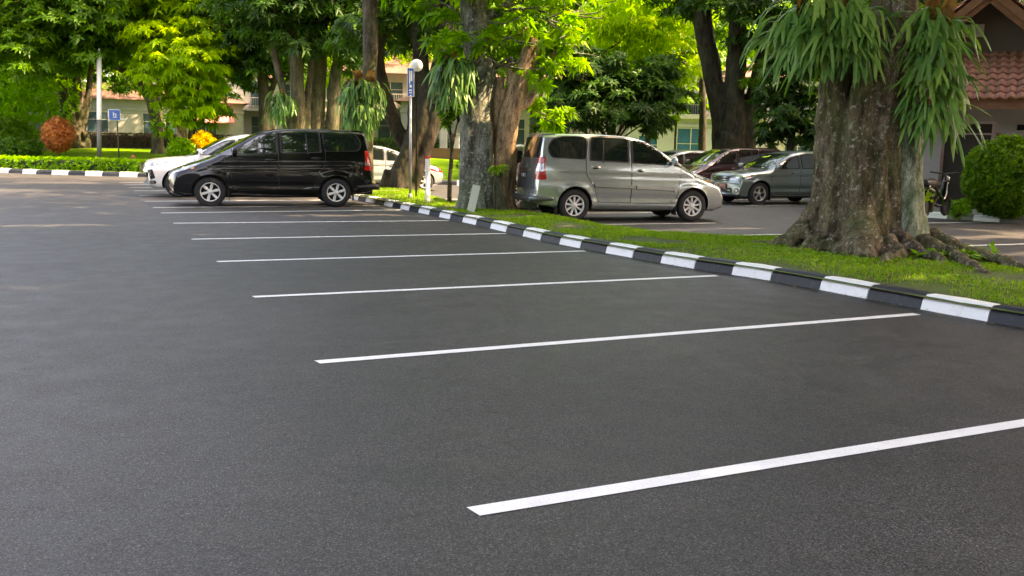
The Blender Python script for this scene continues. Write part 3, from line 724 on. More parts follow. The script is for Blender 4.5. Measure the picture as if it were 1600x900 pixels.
    # tail
    if details=='mpv': tl=[(4.5,-.70,1.31),(4.5,-.67,.86),(4.45,-.80,.85),(4.3,-.86,.87),(4.34,-.85,1.10),(4.36,-.83,1.32)]
    else:
        zt=sp['rear'][0][1]; tl=[(Lc-.25,-.62,zt-.04),(Lc-.25,-.62,zt-.26),(Lc-.3,-.80,zt-.28),(Lc-.5,-.86,zt-.18),(Lc-.5,-.84,zt-.02)]
    for sgn in (1,-1):
        bm=bmesh.new(); dd=(-.72,.69,0) if details=='mpv' else (-.6,.8,0)
        patch(bm,bvh,tl,dd,.012,.04,0,r=.02)
        zs_=[p[2] for p in tl]; z0,z1=min(zs_),max(zs_); zm0=z0+(z1-z0)*.38; zm1=z0+(z1-z0)*.70
        if details=='mpv' and pm==PAINT_BLACK: patch(bm,bvh,[(4.3,-.70,zm0),(4.3,-.70,zm0-.05),(4.24,-.79,zm0-.05),(4.24,-.79,zm0)],dd,.016,.04,1)
        elif details=='mpv': patch(bm,bvh,[(4.48,-.70,zm1),(4.48,-.69,zm0),(4.42,-.80,zm0),(4.34,-.84,zm0),(4.36,-.83,zm1)],dd,.016,.04,1)
        else: patch(bm,bvh,[(Lc-.25,-.64,zm1),(Lc-.25,-.64,zm0),(Lc-.36,-.78,zm0),(Lc-.36,-.78,zm1)],dd,.016,.04,1)
        if sgn==-1: bmesh.ops.scale(bm,vec=(1,-1,1),verts=bm.verts)
        link('tail_light',bmmesh(bm),[M_RED,M_LAMP],root)
    zr=sp['rear'][0][1]-(.10 if details=='mpv' else 0)
    def gate(bm):
        o=[(4.5,-.70,zr-.6+.06),(4.5,.70,zr-.6+.06),(4.5,.64,zr-.05),(4.5,.62,sp['H']-.16),(4.5,-.62,sp['H']-.16),(4.5,-.64,zr-.05)]
        patch(bm,bvh,[(p[0],p[1]*1.012,p[2]-.006) for p in o],(-1,0,0),.001,.08,1,r=.04); patch(bm,bvh,o,(-1,0,0),.004,.06,0,r=.04)
    P('tailgate',gate,[rearmat or pm,M_BLACK])
    h,nn,_,_=bvh.ray_cast(Vector((8,0,zr-.22)),Vector((-1,0,0))); rx=h.x+.012
    P('number_plate',lambda bm:(box(bm,rx-.008,rx+.01,-.21,.21,zr-.34,zr-.20,0),text_strokes(bm,rx+.01,0,zr-.27,8,.07,.042,9,1,1)),[M_PLATE,M_ALLOYP])
    P('tailgate_garnish',lambda bm:(patch(bm,bvh,[(4.5,y,z) for y,z in [(-.36,zr-.165),(.36,zr-.165),(.36,zr-.13),(-.36,zr-.13)]],(-1,0,0),.03,.06,0,r=.01),
        patch(bm,bvh,[(4.5,.05*math.cos(t),zr-.06+.04*math.sin(t)) for t in np.linspace(0,2*math.pi,14,endpoint=False)],(-1,0,0),.014,.05,0)),[M_CHROME])
    P('spoiler',lambda bm:patch(bm,bvh,[(Lc-.55,-.60,1.6),(Lc-.55,.60,1.6),(Lc-.26,.56,1.6),(Lc-.26,-.56,1.6)],(0,0,-1),.022,.06,0,r=.05),[rearmat or pm])
    if details=='mpv':
        P('rear_bumper',lambda bm:(box(bm,Lc-.10,Lc+.09,-.80,.80,.40,.52,0,bev=.03),tube(bm,[Vector((Lc-.45,-.86,.47)),Vector((Lc-.2,-.84,.47)),Vector((Lc+.02,-.76,.47)),Vector((Lc+.05,0,.47)),Vector((Lc+.02,.76,.47)),Vector((Lc-.2,.84,.47)),Vector((Lc-.45,.86,.47))],[.03,.06,.065,.065,.065,.06,.03],10,5),
            box(bm,Lc-.3,Lc+.02,-.12,.12,.25,.36,0)),[M_BLACK if rearmat is None else rearmat])
    # mud flaps, exhaust
    def flaps(bm):
        for ax in (sp['fa'],sp['ra']):
            for s in (1,-1):
                c=sp['W']*.97*s; box(bm,ax+R*1.16,ax+R*1.16+.012,min(c,c-s*.22),max(c,c-s*.22),.14,.36,0)
        lathe(bm,[(.025,Lc-.25),(.025,Lc-.02)],10,axis='z',M=Matrix.Translation((0,.5,.24)) @ Matrix.Rotation(math.pi/2,4,'Y'))
        box(bm,sp['fa']+.3,sp['ra']-.3,-.55,.55,.20,.27,0)
    P('mud_flap',flaps,[M_BLACK])
    # dark seam between the front wing and bumper
    st,ns,rm=wheels
    for ax in (sp['fa'],sp['ra']):
        for s in (1,-1): wheel(root,ax,s*(Wd-.125),R,.205,st,rm,ns)
    root.scale=(sc,sc,sc*tall); root.rotation_euler=(0,0,rz); root.location=loc
    return root
def put(front_wheel, rear_wheel, sp, side):
    """location and heading from the ground points of the two near-side wheels; side=-1 the near side is local -y"""
    f=Vector(front_wheel); r=Vector(rear_wheel); d=(r-f); rz=math.atan2(d.y,d.x); dn=d.normalized(); wb=sp['ra']-sp['fa']; sc=d.length/wb
    lat=Vector((-dn.y,dn.x))      # local +y
    o=f-dn*sp['fa']*sc-lat*side*(sp['W']-.03)*sc
    return (o.x,o.y,0.004), rz, sc
PAINT_SILVER=paint('silver_paint',(.50,.565,.57),.72,.22); PAINT_BLACK=paint('black_paint',(.0022,.0022,.0028),0,.2,.8,.004)
PAINT_WHITE=paint('white_paint',(.76,.78,.80),0,.25); PAINT_PALE=paint('pale_silver_paint',(.38,.45,.48),.35,.3)
PAINT_MAROON=paint('maroon_paint',(.045,.010,.012),.3,.25); PAINT_GREEN=paint('grey_green_paint',(.17,.22,.21),.6,.3)
PAINT_REAR=paint('dark_grey_paint',(.10,.12,.13),.5,.3); PAINT_TEAL=paint('pale_teal_paint',(.25,.32,.30),.5,.3)

l,rz,sc=put((12.05,16.68),(9.30,17.14),MPV,1)
make_car('minivan','silver minivan with its shaded tailgate painted dark, parked side-on beyond the grass strip',(l[0],l[1],l[2]),rz,MPV,'mpv',PAINT_SILVER,('slim',9,M_ALLOYP),sc,rearmat=PAINT_REAR,tall=1.035)  # rear panels take a darker paint that carries the shade of that side
l,rz,sc=put((2.37,22.80),(5.36,22.46),MPV,-1)
make_car('minivan','glossy black minivan on the left, parked nose out beside the kerb end',l,rz,MPV,'mpv',PAINT_BLACK,('wide',6,M_ALLOYP),sc,tall=.975)
l,rz,sc=put((1.95,26.75),(4.80,26.55),SUV,-1)
make_car('crossover','white crossover with black bumper vents, just behind the black minivan',l,rz,SUV,'suv',PAINT_WHITE,('twin',5,M_ALLOY),1.08,details='sport')
l,rz,sc=put((10.32,30.05),(7.8,30.2),HATCH,1)
make_car('hatchback','pale silver hatchback with a red lamp, seen behind the leaning tree',l,rz,HATCH,'hatch',PAINT_PALE,('twin',5,M_ALLOYP),sc*1.02,details='redlamp')
l,rz,sc=put((18.15,21.7),(20.85,21.55),SUV,-1)
make_car('suv','grey-green parked car with a red number plate, nose towards the silver minivan',l,rz,SUV,'suv',PAINT_GREEN,('twin',5,M_ALLOY),1.0,details='suv',plate='red')
l,rz,sc=put((18.2,24.7),(20.9,24.55),MPV,-1)
make_car('minivan','dark maroon car parked between the grey-green car and the pale teal car',l,rz,MPV,'mpv',PAINT_MAROON,('wide',6,M_ALLOYP),.96)
l,rz,sc=put((18.3,27.9),(21.0,27.75),SUV,-1)
make_car('suv','pale teal car parked behind the maroon car, only its windscreen and roof in view',l,rz,SUV,'suv',PAINT_TEAL,('twin',5,M_ALLOY),.98,details='suv')
l,rz,sc=put((18.4,30.9),(21.1,30.75),HATCH,-1)
make_car('hatchback','black hatchback at the far end of the right-hand row of parked cars',l,rz,HATCH,'hatch',PAINT_BLACK,('twin',5,M_ALLOY),1.0,details='suv')
l,rz,sc=put((12.0,20.2),(9.3,20.6),SUV,1)
make_car('suv','dark grey car almost hidden beyond the silver minivan',l,rz,SUV,'suv',PAINT_REAR,('twin',5,M_ALLOY),1.0,details='suv')

# ------------------------------------------------------------------ foliage
def unit(n):
    v=RNG.normal(size=(n,3)); return v/np.linalg.norm(v,axis=1,keepdims=True)
def leafquads(base, d, side, L, Wd, fold=.25, droop=.0):
    """base,d,side (N,3); one pointed leaf of 6 verts / 2 quads each"""
    n=len(base); L=np.broadcast_to(L,(n,))[:,None]; Wd=np.broadcast_to(Wd,(n,))[:,None]
    up=np.cross(d,side); z=np.array([[0,0,-1.]])
    tip=base+d*L+z*L*droop; mid=base+d*L*.5+z*L*droop*.3
    a=base+d*L*.38+side*Wd*.5+up*Wd*fold; b=base+d*L*.38-side*Wd*.5+up*Wd*fold
    V=np.stack([base,a,tip,mid,b],1).reshape(-1,3)
    i=np.arange(n)[:,None]*5
    F=np.concatenate([i+np.array([[0,1,2,3]]),i+np.array([[0,3,2,4]])],0)
    return V,F
def norm(v): return v/np.maximum(1e-9,np.linalg.norm(v,axis=1,keepdims=True))
def rosettes(c, ax, nl, L, wr=.34, tone=None, droop=.25, flat=.25):
    "clusters of nl leaflets round axis ax at points c"
    n=len(c); t=norm(np.cross(ax,unit(n))); b=np.cross(ax,t)
    ph=RNG.uniform(0,2*math.pi,n)
    Vs=[];Fs=[];Ts=[];o=0
    for k in range(nl):
        a=ph+2*math.pi*k/nl+RNG.normal(0,.2,n)
        d=t*np.cos(a)[:,None]+b*np.sin(a)[:,None]; d=norm(d+ax*(flat+RNG.normal(0,.2,n))[:,None])
        s=norm(np.cross(d,ax+unit(n)*.35))
        Lk=L*RNG.uniform(.45,1.22,n)
        V,F=leafquads(c,d,s,Lk,Lk*wr,droop=droop); Vs.append(V);Fs.append(F+o);o+=len(V)
        tt=(tone if tone is not None else np.full(n,.5))+RNG.normal(0,.13,n); Ts.append(np.repeat(tt,5))
    return np.concatenate(Vs),np.concatenate(Fs),np.clip(np.concatenate(Ts),0,1)
GAPS=[(x,18.3+.08*x,0,.20) for x in np.arange(-1.6,.8,.28)]+[(x,10.6,0,.15) for x in np.arange(-1.0,-.1,.25)]+[(x,12.35,0,.24) for x in np.arange(12.6,18,.4)]+[(x,15.0,0,.2) for x in np.arange(9.6,13.4,.35)]  # spots to be sunlit; crowns are holed along the sun direction above them
GAPS+=[(x,19.8,0,.24) for x in np.arange(3.8,6.2,.35)]+[(1.3,15.9,0,.16),(1.6,15.95,0,.14)]+[(7.6,16.5,.1,.3),(7.5,14.6,.1,.3),(8.2,13.2,.1,.3),(8.2,8.3,.1,.28),(8.6,7.3,.1,.3),(8.4,18.2,.1,.3),(7.8,22,.1,.4),(8.9,11.8,.1,.3)]
GAPS+=[(8.9,19.3,z,.5) for z in (1.0,1.6,2.2,2.8,3.4)]+[(12.2,17.2,1.0,.35),(11.2,17.3,1.8,.3),(10.2,17.4,1.8,.3)]+[(x,31+x*.1,0,.45) for x in np.arange(-9,-1,.8)]+[(x,36.2,0,.5) for x in np.arange(-8,0,.9)]
GAPS+=[(x,23.6,0,.3) for x in np.arange(9.5,14,.5)]+[(x,26.5,0,.3) for x in np.arange(13,17,.5)]+[(x,10.0,0,.22) for x in np.arange(12.6,15,.4)]+[(10.4,9.6,1.6,.2),(10.1,9.7,1.0,.16),(6,26.3,.1,.3),(8,27,.1,.4)]
SDV=np.array([sd.x,sd.y,sd.z])
def sungap(P):
    "True for foliage points that stand clear of the sunbeams reaching the ground"
    keep=np.ones(len(P),bool)
    for x,y,z,r in GAPS:
        q=P-np.array([x,y,z]); t=q@SDV; d=np.linalg.norm(q-t[:,None]*SDV,axis=1); keep&=~((t>2.5)&(d<r*1.6*(.6+.8*RNG.random(len(P)))))
    return keep
CB=[0,0,0]
class Bag:
    def __init__(s): s.V=[];s.F=[];s.T=[];s.o=0
    def add(s,V,F,T): s.V.append(V);s.F.append(F+s.o);s.T.append(T);s.o+=len(V)
    def link(s,name,m,parent=None):
        o=link(name,npmesh(np.concatenate(s.V),np.concatenate(s.F),np.concatenate(s.T)),m,parent); return o
def crown_blob(bag, c, R, clumps, per, L, nl=5, sq=(1,1,.8), tone=.5, wr=.34, fill=.25, droop=.25, bottom=-1.0):
    u=unit(clumps*3); u=u[u[:,2]>bottom][:clumps]; n=len(u)
    rad=np.where(RNG.random(n)<fill, RNG.uniform(.2,.8,n), RNG.uniform(.8,1.12,n))
    cc=np.array(c)+u*rad[:,None]*R*np.array(sq)
    rc=R*RNG.uniform(.16,.30,n)
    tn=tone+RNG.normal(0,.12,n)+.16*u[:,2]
    idx=np.repeat(np.arange(n),per); v=unit(len(idx)); v[:,2]=np.abs(v[:,2])*.9-.25
    p=cc[idx]+v*(rc[idx]*RNG.uniform(.55,1.1,len(idx)))[:,None]*np.array([1.15,1.15,.7])
    kp=sungap(p+np.array(CB)) if abs(CB[1])<33 else np.ones(len(p),bool); p=p[kp]; idx=idx[kp]; v=v[kp]
    ax=norm(v*.7+u[idx]*.5+np.array([[0,0,.6]])+unit(len(idx))*.35)
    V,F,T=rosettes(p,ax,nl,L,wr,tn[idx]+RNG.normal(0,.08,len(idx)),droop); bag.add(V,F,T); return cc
def trunk_mesh(stems, voxel=.05, amp=.0, freq=3.0, seg=12):
    bm=bmesh.new()
    for st in stems: tube(bm,[Vector(p) for p in st[0]],st[1],seg,6,wob=.12)
    me=bmmesh(bm)
    me=evaluated(me,[('REMESH',dict(mode='VOXEL',voxel_size=voxel,use_smooth_shade=True)),('SMOOTH',dict(factor=.5,iterations=2))])
    if amp:
        me.update(); co=[v.co.copy() for v in me.vertices]; nr=[v.normal.copy() for v in me.vertices]
        for v,c,n_ in zip(me.vertices,co,nr):
            q=Vector((c.x*freq,c.y*freq,c.z*freq*.45)); h=noise.fractal(q,1.0,2.2,4)-.6*abs(noise.noise(q*2.1))
            v.co=c+n_*h*amp
    return me
def tree(name, label, base, stems, blobs, bark, leafm, L=.3, nl=5, per=12, clumps=50, tone=.5, voxel=.06, amp=.015, fill=.25, wr=.34, limbs=True, sq=(1,1,.8), group=None, droop=.25, catg='tree', bottom=-1.0, flare=True):
    "stems: [(list of points, radii)] in world space; blobs: [(centre, radius[, tone])]"
    base=Vector(base); CB[:]=list(base); root=empty(name,base); tag(root,label,catg,group)
    st=[]; tops=[]
    for p,r in stems:
        p=[Vector(q)-base for q in p]; st.append((p,r)); tops+= [(q,rr) for q,rr in zip(p[1:],r[1:])]
    if flare:
        for p,r in stems[:1]:
            q=Vector(p[0])-base
            for k in range(6):
                a=2*math.pi*k/6+random.uniform(-.4,.4); R0=r[0]
                st.append(([q+Vector((math.cos(a)*R0*.5,math.sin(a)*R0*.5,R0*1.3)),q+Vector((math.cos(a)*R0*1.0,math.sin(a)*R0*1.0,R0*.25)),q+Vector((math.cos(a)*R0*1.7,math.sin(a)*R0*1.7,-.12))],[R0*.45,R0*.36,R0*.14]))
    bag=Bag()
    for bl in blobs:
        c=Vector(bl[0])-base; R=bl[1]; tn=bl[2] if len(bl)>2 else tone
        kk=max(6,int(clumps*min(2.2,(R/2.0)**1.6)))
        cc=crown_blob(bag,c,R,kk,per,L,nl,sq,tn,wr,fill,droop,bottom)
        if limbs:
            q,rr=min(tops,key=lambda t:(t[0]-c).length+max(0,(t[0].z-c.z))*3)
            m_=(q+c)/2+Vector((random.uniform(-.3,.3),random.uniform(-.3,.3),.2))
            r0=max(.035,min(rr*.6,.05*R)); st.append(([q-Vector((0,0,.1)),m_,c],[r0,r0*.75,r0*.45]))
            for j in RNG.choice(len(cc),min(len(cc),max(4,int(R*3))),replace=False):
                e=Vector(cc[j]); mm=c.lerp(e,.5)+Vector((0,0,-.1*R)); st.append(([c.lerp(q,.25),mm,e],[r0*.42,r0*.28,.012]))
    thick=[s for s in st if max(s[1])>voxel*1.1]; thin=[s for s in st if max(s[1])<=voxel*1.1]
    me=trunk_mesh(thick,voxel,amp)
    bm=bmesh.new(); bm.from_mesh(me)
    for s in thin: tube(bm,s[0],s[1],6,4)
    me=bmmesh(bm,normals=False)
    t=link('trunk',me,bark,root,True)
    if blobs: bag.link('crown',leafm,root)
    return root
def X(px,py,D): return W(px,py,D)
def B(px,py,D,rpx,*t): return (W(px,py,D), rpx*D/1180.0, *t)
def gz(p): return lawn_z(p[0],p[1]) if p[1]>edge_y(p[0]) else 0.0
def stem(pxs, D, w0, w1, ground=None):
    "a limb through picture points (px,py) at distance D; widths in picture pixels"
    pts=[X(px,py,D) for px,py in pxs]
    if ground is not None: pts[0].z=ground
    rr=[ (w0+(w1-w0)*k/(len(pts)-1))*D/1400/2 for k in range(len(pts))]
    return (pts,rr)

# ---- the big fig tree at the right
def fig():
    base=Vector((10.72,10.50,.14)); CB[:]=list(base); root=empty('fig_tree',base); tag(root,'huge fluted fig tree with staghorn ferns, rooted in the grass at the right','tree')
    D=15.0; st=[]
    def P(px,py,dd=0): return X(px,py,D+dd)-base
    def col(pxs,w0,w1,dd=0,flare=0):
        n=len(pxs); st.append(([P(px,py,dd) for px,py in pxs],[(w0+(w1-w0)*k/(n-1))*D/2800 for k in range(n)]))
    col([(1352,425),(1352,300),(1356,200),(1382,100),(1396,20),(1402,-120),(1390,-300)],96,50,.25)
    col([(1318,425),(1318,300),(1316,180),(1318,80),(1300,-20),(1270,-180)],84,46,.2)
    col([(1272,415),(1289,320),(1296,220),(1300,120),(1305,40)],46,34,-.10)
    col([(1298,425),(1303,320),(1306,220),(1312,120),(1318,40)],36,26,-.66)
    col([(1336,430),(1340,320),(1340,220),(1352,120),(1372,40)],38,28,-.86)
    col([(1318,425),(1322,320),(1324,240)],22,12,-.86)
    col([(1368,430),(1368,320),(1372,220),(1386,120),(1396,30)],36,26,-.80)
    col([(1392,425),(1390,320),(1390,220),(1400,120),(1404,20)],34,24,-.60)
    col([(1412,410),(1408,300),(1410,200),(1416,90),(1412,-40)],44,30,-.22)
    col([(1380,410),(1380,300),(1385,200),(1398,90)],60,44,.7)
    col([(1300,410),(1305,300),(1310,200),(1315,90)],60,40,.7)
    # root flares
    for (px,py,dd),(ex,ey,ed),w in [((1268,350,-.3),(1222,402,-.9),52),((1290,370,-.7),(1255,412,-1.2),40),((1318,380,-.9),(1305,420,-1.6),40),((1344,350,-.95),(1350,440,-2.1),60),((1362,385,-1.0),(1405,428,-2.2),34),
            ((1340,390,-1.0),(1325,425,-1.6),30),((1395,385,-.7),(1412,422,-1.5),36),((1425,370,-.3),(1470,410,-.6),30),((1420,380,.3),(1475,398,.8),40),((1285,360,.6),(1235,380,1.1),40)]:
        a=P(px,py,dd); e=P(ex,ey,ed); e.z=-.02; m_=a.lerp(e,.55); m_.z=a.z*.28
        ax_=Vector((.1,.1,0)); inn=Vector((ax_.x-a.x,ax_.y-a.y,0)); inn=inn.normalized() if inn.length>.05 else Vector((0,0,0))
        st.append(([a+Vector((0,0,1.3))+inn*.42,a+Vector((0,0,.55))+inn*.20,a+inn*.03,m_,e],[w*D/9000,w*D/4600,w*D/3300,w*D/3600,w*D/6500]))
    # long surface roots to the right
    for pts in [[(11.3,9.6,.35),(11.1,8.9,.22),(10.9,8.3,.17),(10.85,7.8,.13),(10.6,7.2,.08)],[(11.2,9.9,.35),(11.35,9.0,.16),(11.1,8.3,.15),(10.8,7.6,.06)],[(10.6,9.6,.35),(10.3,8.9,.20),(10.1,8.4,.17),(9.7,8.0,.10)],
                [(10.2,9.4,.30),(9.9,8.9,.18),(9.3,8.6,.15),(8.9,8.2,.08)],[(10.9,9.6,.3),(10.6,8.6,.19),(10.0,7.9,.17),(9.6,7.3,.1)],[(9.9,9.9,.3),(9.4,9.9,.16),(8.9,10.2,.06)],[(9.7,10.4,.35),(9.3,10.7,.16),(9.0,11.3,.06)]]:
        q=[Vector(p)-base+Vector((0,0,.05)) for p in pts]; st.append((q,[.13,.085,.065,.05,.03][:len(q)]))
    me=trunk_mesh(st,.026,.045,5.0,14)
    link('trunk',me,B_FICUS,root,True)
    # pale stem on the right flank
    s2=[([P(1414,400,-.48),P(1418,330,-.46),P(1416,260,-.42),P(1424,190,-.3),P(1424,100,-.1),P(1412,20,0)],[x*D/2800 for x in (50,44,42,36,28,24)])]
    for ex,ey in ((1446,404),(1425,412)):
        s2.append(([P(1428,340,-.4),P((1428+ex)/2,385,-.5),P(ex,ey,-.6)],[.2,.17,.08]))
    link('pale_stem',trunk_mesh(s2,.03,.02,5),B_PALE,root,True)
    # limbs and unseen high crown above the picture, upper tier added for shade
    bag=Bag(); bm=bmesh.new(); top=P(1402,-120,0)
    for (x,y,z,R) in [(10.5,10.5,11,3.6),(7.2,9.5,10,3.3),(5.2,11.8,11.0,3.0),(12.8,12.5,10.5,3.4),(13.8,8.5,10.2,3.4),(8.0,14.0,11.2,3.2),(10.5,6.2,10.6,3.4),(6.0,6.0,10.8,3.2),(2.8,9.0,11.4,2.8),(15.5,12,9.6,2.8),(10,10,15,4.2),(6,10,14.5,3.8),(13.5,7.5,14.5,4),(9.5,4.5,14.5,4),(7.5,14.5,15,4),(14,14,14,3.8),(4.5,6,13.5,3.2),(3.2,13,13,3)]:
        c=Vector((x,y,z))-base; cc=crown_blob(bag,c,R,int(16*R),14,.42,5,tone=.5,fill=.5); q=top
        tube(bm,[q-Vector((0,0,.6)),q.lerp(c,.5)+Vector((0,0,-.6)),c],[.24,.16,.08],8,5)
        for j in range(0,len(cc),9): tube(bm,[q.lerp(c,.75),c.lerp(Vector(cc[j]),.5),Vector(cc[j])],[.06,.04,.015],5,3)
    link('limb',bmmesh(bm),B_BROWN,root,True); bag.link('crown',L_MID,root)
fig()

# ---- staghorn ferns
def frond(V,F,T,o,base,dirh,L,wd,lift,fork,tone,sag):
    "one strap frond, forked towards the tip; appended to the lists"
    side=dirh.cross(Vector((0,0,1))).normalized()
    def strip(p,d,n,seg,w0,w1,grav,twist):
        nonlocal o
        pts=[p.copy()]; dd=d.copy()
        for k in range(n):
            dd=(dd+Vector((0,0,-grav))*(.6+.8*k/n)).normalized(); pts.append(pts[-1]+dd*seg)
        s=side
        for k,q in enumerate(pts):
            t=k/n; w_=w0+(w1-w0)*t if t<.75 else (w0+(w1-w0)*.75)*(1-(t-.75)/.25*.85)
            if k==n: w_=.003
            tn=(pts[min(k+1,n)]-pts[max(k-1,0)]).normalized(); sv=(s+twist*t*tn.cross(s)); sv=(sv-tn*sv.dot(tn)).normalized(); up=tn.cross(sv)
            V.extend([q+sv*w_+up*w_*.35,q,q-sv*w_+up*w_*.35]); T.extend([tone]*3)
            if k:
                a=o+3*(k-1); F.extend([(a,a+1,a+4,a+3),(a+1,a+2,a+5,a+4)])
        o+=3*(n+1); return pts[-1],dd
    tw=random.uniform(-.8,.8)
    d0=(dirh+Vector((0,0,lift))).normalized(); n1=5
    e=None
    # stem part stays open ended where it forks
    pts=[base.copy()]; dd=d0.copy(); seg=L*fork/n1
    for k in range(n1): dd=(dd+Vector((0,0,-sag))*(.6+.8*k/n1)).normalized(); pts.append(pts[-1]+dd*seg)
    for k,q in enumerate(pts):
        t=k/n1; w_=wd*(.35+.65*min(1,t*1.6)); tn=(pts[min(k+1,n1)]-pts[max(k-1,0)]).normalized(); sv=(side+tw*t*tn.cross(side)); sv=(sv-tn*sv.dot(tn)).normalized(); up=tn.cross(sv)
        V.extend([q+sv*w_+up*w_*.3,q,q-sv*w_+up*w_*.3]); T.extend([tone]*3)
        if k: a=o+3*(k-1); F.extend([(a,a+1,a+4,a+3),(a+1,a+2,a+5,a+4)])
    o+=3*(n1+1); e=pts[-1]
    for s in (1,-1):
        spread=random.uniform(.12,.38); d2=(dd+side*s*spread).normalized()
        strip(e+side*s*wd*.45-dd*seg*.4,d2,4,L*(1-fork)/4*random.uniform(.7,1.15),wd*.62,wd*.42,sag*.5,random.uniform(-.5,.5))
    return o
def fern(name,label,base,srcs,out,n,L,wd,mats=(None,None),brown=6,tone=.5,group='staghorn ferns on the trunks',bw=.25,lift=1.0,sag=1.0):
    "srcs: list of (point, radius); out: horizontal direction away from the trunk"
    base=Vector(base); root=empty(name,base); tag(root,label,'fern',group); out=Vector(out).normalized()
    V=[];F=[];T=[];o=0
    for i in range(n):
        c,r=random.choice(srcs); a=random.gauss(0,1.25); d=Vector((out.x*math.cos(a)-out.y*math.sin(a),out.x*math.sin(a)+out.y*math.cos(a),0))
        p=Vector(c)-base+d*random.uniform(0,r)+Vector((random.uniform(-r,r)*.6,random.uniform(-r,r)*.6,random.uniform(-r,r)*.8))
        LL=L*random.uniform(.55,1.2); o=frond(V,F,T,o,p,d,LL,wd*random.uniform(.7,1.25),random.uniform(-.35,lift),random.uniform(.36,.66),min(1,max(0,random.gauss(tone,.26))),random.uniform(.20,.50)*sag)
    link('fronds',npmesh([tuple(v) for v in V],F,T),L_FERN,root,True)
    V=[];F=[];T=[];o=0
    for i in range(brown):
        c,r=srcs[i%max(1,min(len(srcs),3))]; a=random.uniform(-1.4,1.4); d=Vector((out.x*math.cos(a)-out.y*math.sin(a),out.x*math.sin(a)+out.y*math.cos(a),0)); s=d.cross(Vector((0,0,1)))
        p=Vector(c)-base; h=bw*random.uniform(.7,1.4); w_=h*.24
        for k in range(6):
            t=k/5; q=p+d*(.02+.28*h*t+.1*t*t)+s*(a*.12*t)+Vector((0,0,h*(t*1.15-.35))); ww=w_*math.sin(.5+2.3*t)+.01
            V.extend([q+s*ww+d*.04*math.sin(6*t),q-d*.03,q-s*ww+d*.04*math.cos(5*t)]); T.extend([random.random()]*3)
            if k: a_=o+3*(k-1); F.extend([(a_,a_+1,a_+4,a_+3),(a_+1,a_+2,a_+5,a_+4)])
        o+=18
    if brown: link('shield_fronds',npmesh([tuple(v) for v in V],F,T),L_BROWN,root,True)
    return root
fo_=Vector((-.72,-.69,0))
fern('staghorn_fern','wide staghorn fern spilling from the left side of the huge fig tree',X(1285,20,14.2),
     [(X(1250,22,14.1),.22),(X(1285,10,14.0),.25),(X(1325,14,14.0),.22),(X(1345,25,14.0),.15),(X(1230,38,14.2),.18),(X(1265,48,14.0),.22),(X(1310,48,13.9),.22),(X(1248,72,14.2),.18),(X(1290,76,14.0),.2),(X(1335,62,14.0),.12)],
     fo_,250,.80,.047,brown=14,bw=.30,tone=.48)
fern('staghorn_fern','tall staghorn fern cascading down the right side of the huge fig tree',X(1455,60,14.6),
     [(X(1450,32,14.3),.18),(X(1475,35,14.4),.15),(X(1435,55,14.3),.1),(X(1465,72,14.3),.18),(X(1455,105,14.3),.16),(X(1470,125,14.4),.15),(X(1440,140,14.3),.12),(X(1452,165,14.3),.14),(X(1466,178,14.4),.12)],
     (-.5,-.86,0),215,.72,.044,brown=12,bw=.30,tone=.45)

# ---- centre twin-trunk tree
D=21.3
ct=[stem([(748,335),(745,260),(745,180),(752,110),(742,30),(735,-80),(730,-200)],D-.6,60,34,.12), stem([(726,335),(730,250),(738,160)],D-.8,26,24,.12), stem([(765,338),(762,260),(760,190)],D-.9,20,22,.12)]
cb=[B(722,60,20.8,44,.62),B(668,2,21,36,.6),B(760,30,20.6,70,.6),B(830,50,20.6,62,.65),B(890,30,20.8,55,.72),B(800,100,20.4,48,.55),B(860,105,20.6,40,.6),B(930,20,21,50,.75),B(740,95,20.2,42,.5),
    B(905,70,21.4,40,.72),B(700,-40,21,80,.6),B(800,-60,21,90,.6),B(900,-50,21.5,80,.7),B(640,-60,22,66,.6),B(980,-20,22,60,.7),B(845,160,22.5,26,.7),B(870,185,23,20,.7),((9,20,12.5),4.2,.6),((12.5,18,12),4,.6),((6,19,12.5),3.8,.6),((9.5,23.5,13),4,.6),((13.5,21.5,12.5),3.8,.6),((9.5,17.5,16),4,.6)]  # topmost blobs are out of view, added to shade the ground
tree('twin_trunk_tree','large tree with grey lichened trunk and bright green leaves, middle of the grass strip',gp(748,333,.12),ct,cb,B_GREY,L_BRIGHT,L=.25,nl=6,per=11,clumps=34,voxel=.04,amp=.03,fill=.3,wr=.36,sq=(1,1,.72),droop=.35)
D=20.6
tree('bare_trunk_tree','smooth tan trunk lit by the sun, pressed against the lichened trunk',gp(790,338,.12),
     [stem([(783,338),(782,280),(790,220),(800,165),(812,128),(822,100),(835,60)],D,38,26,.12),stem([(797,338),(796,300),(797,230)],D+.1,18,24,.12),stem([(772,338),(772,260),(775,180),(782,120)],D+.15,22,14,.12),stem([(806,160),(800,120),(796,90)],D,26,10),stem([(812,165),(826,158),(840,130),(852,100)],D,16,9)],
     [B(850,80,21,30,.6),B(815,60,21,30,.6)],B_TAN,L_BRIGHT,L=.22,nl=6,voxel=.035,amp=.012,clumps=26)
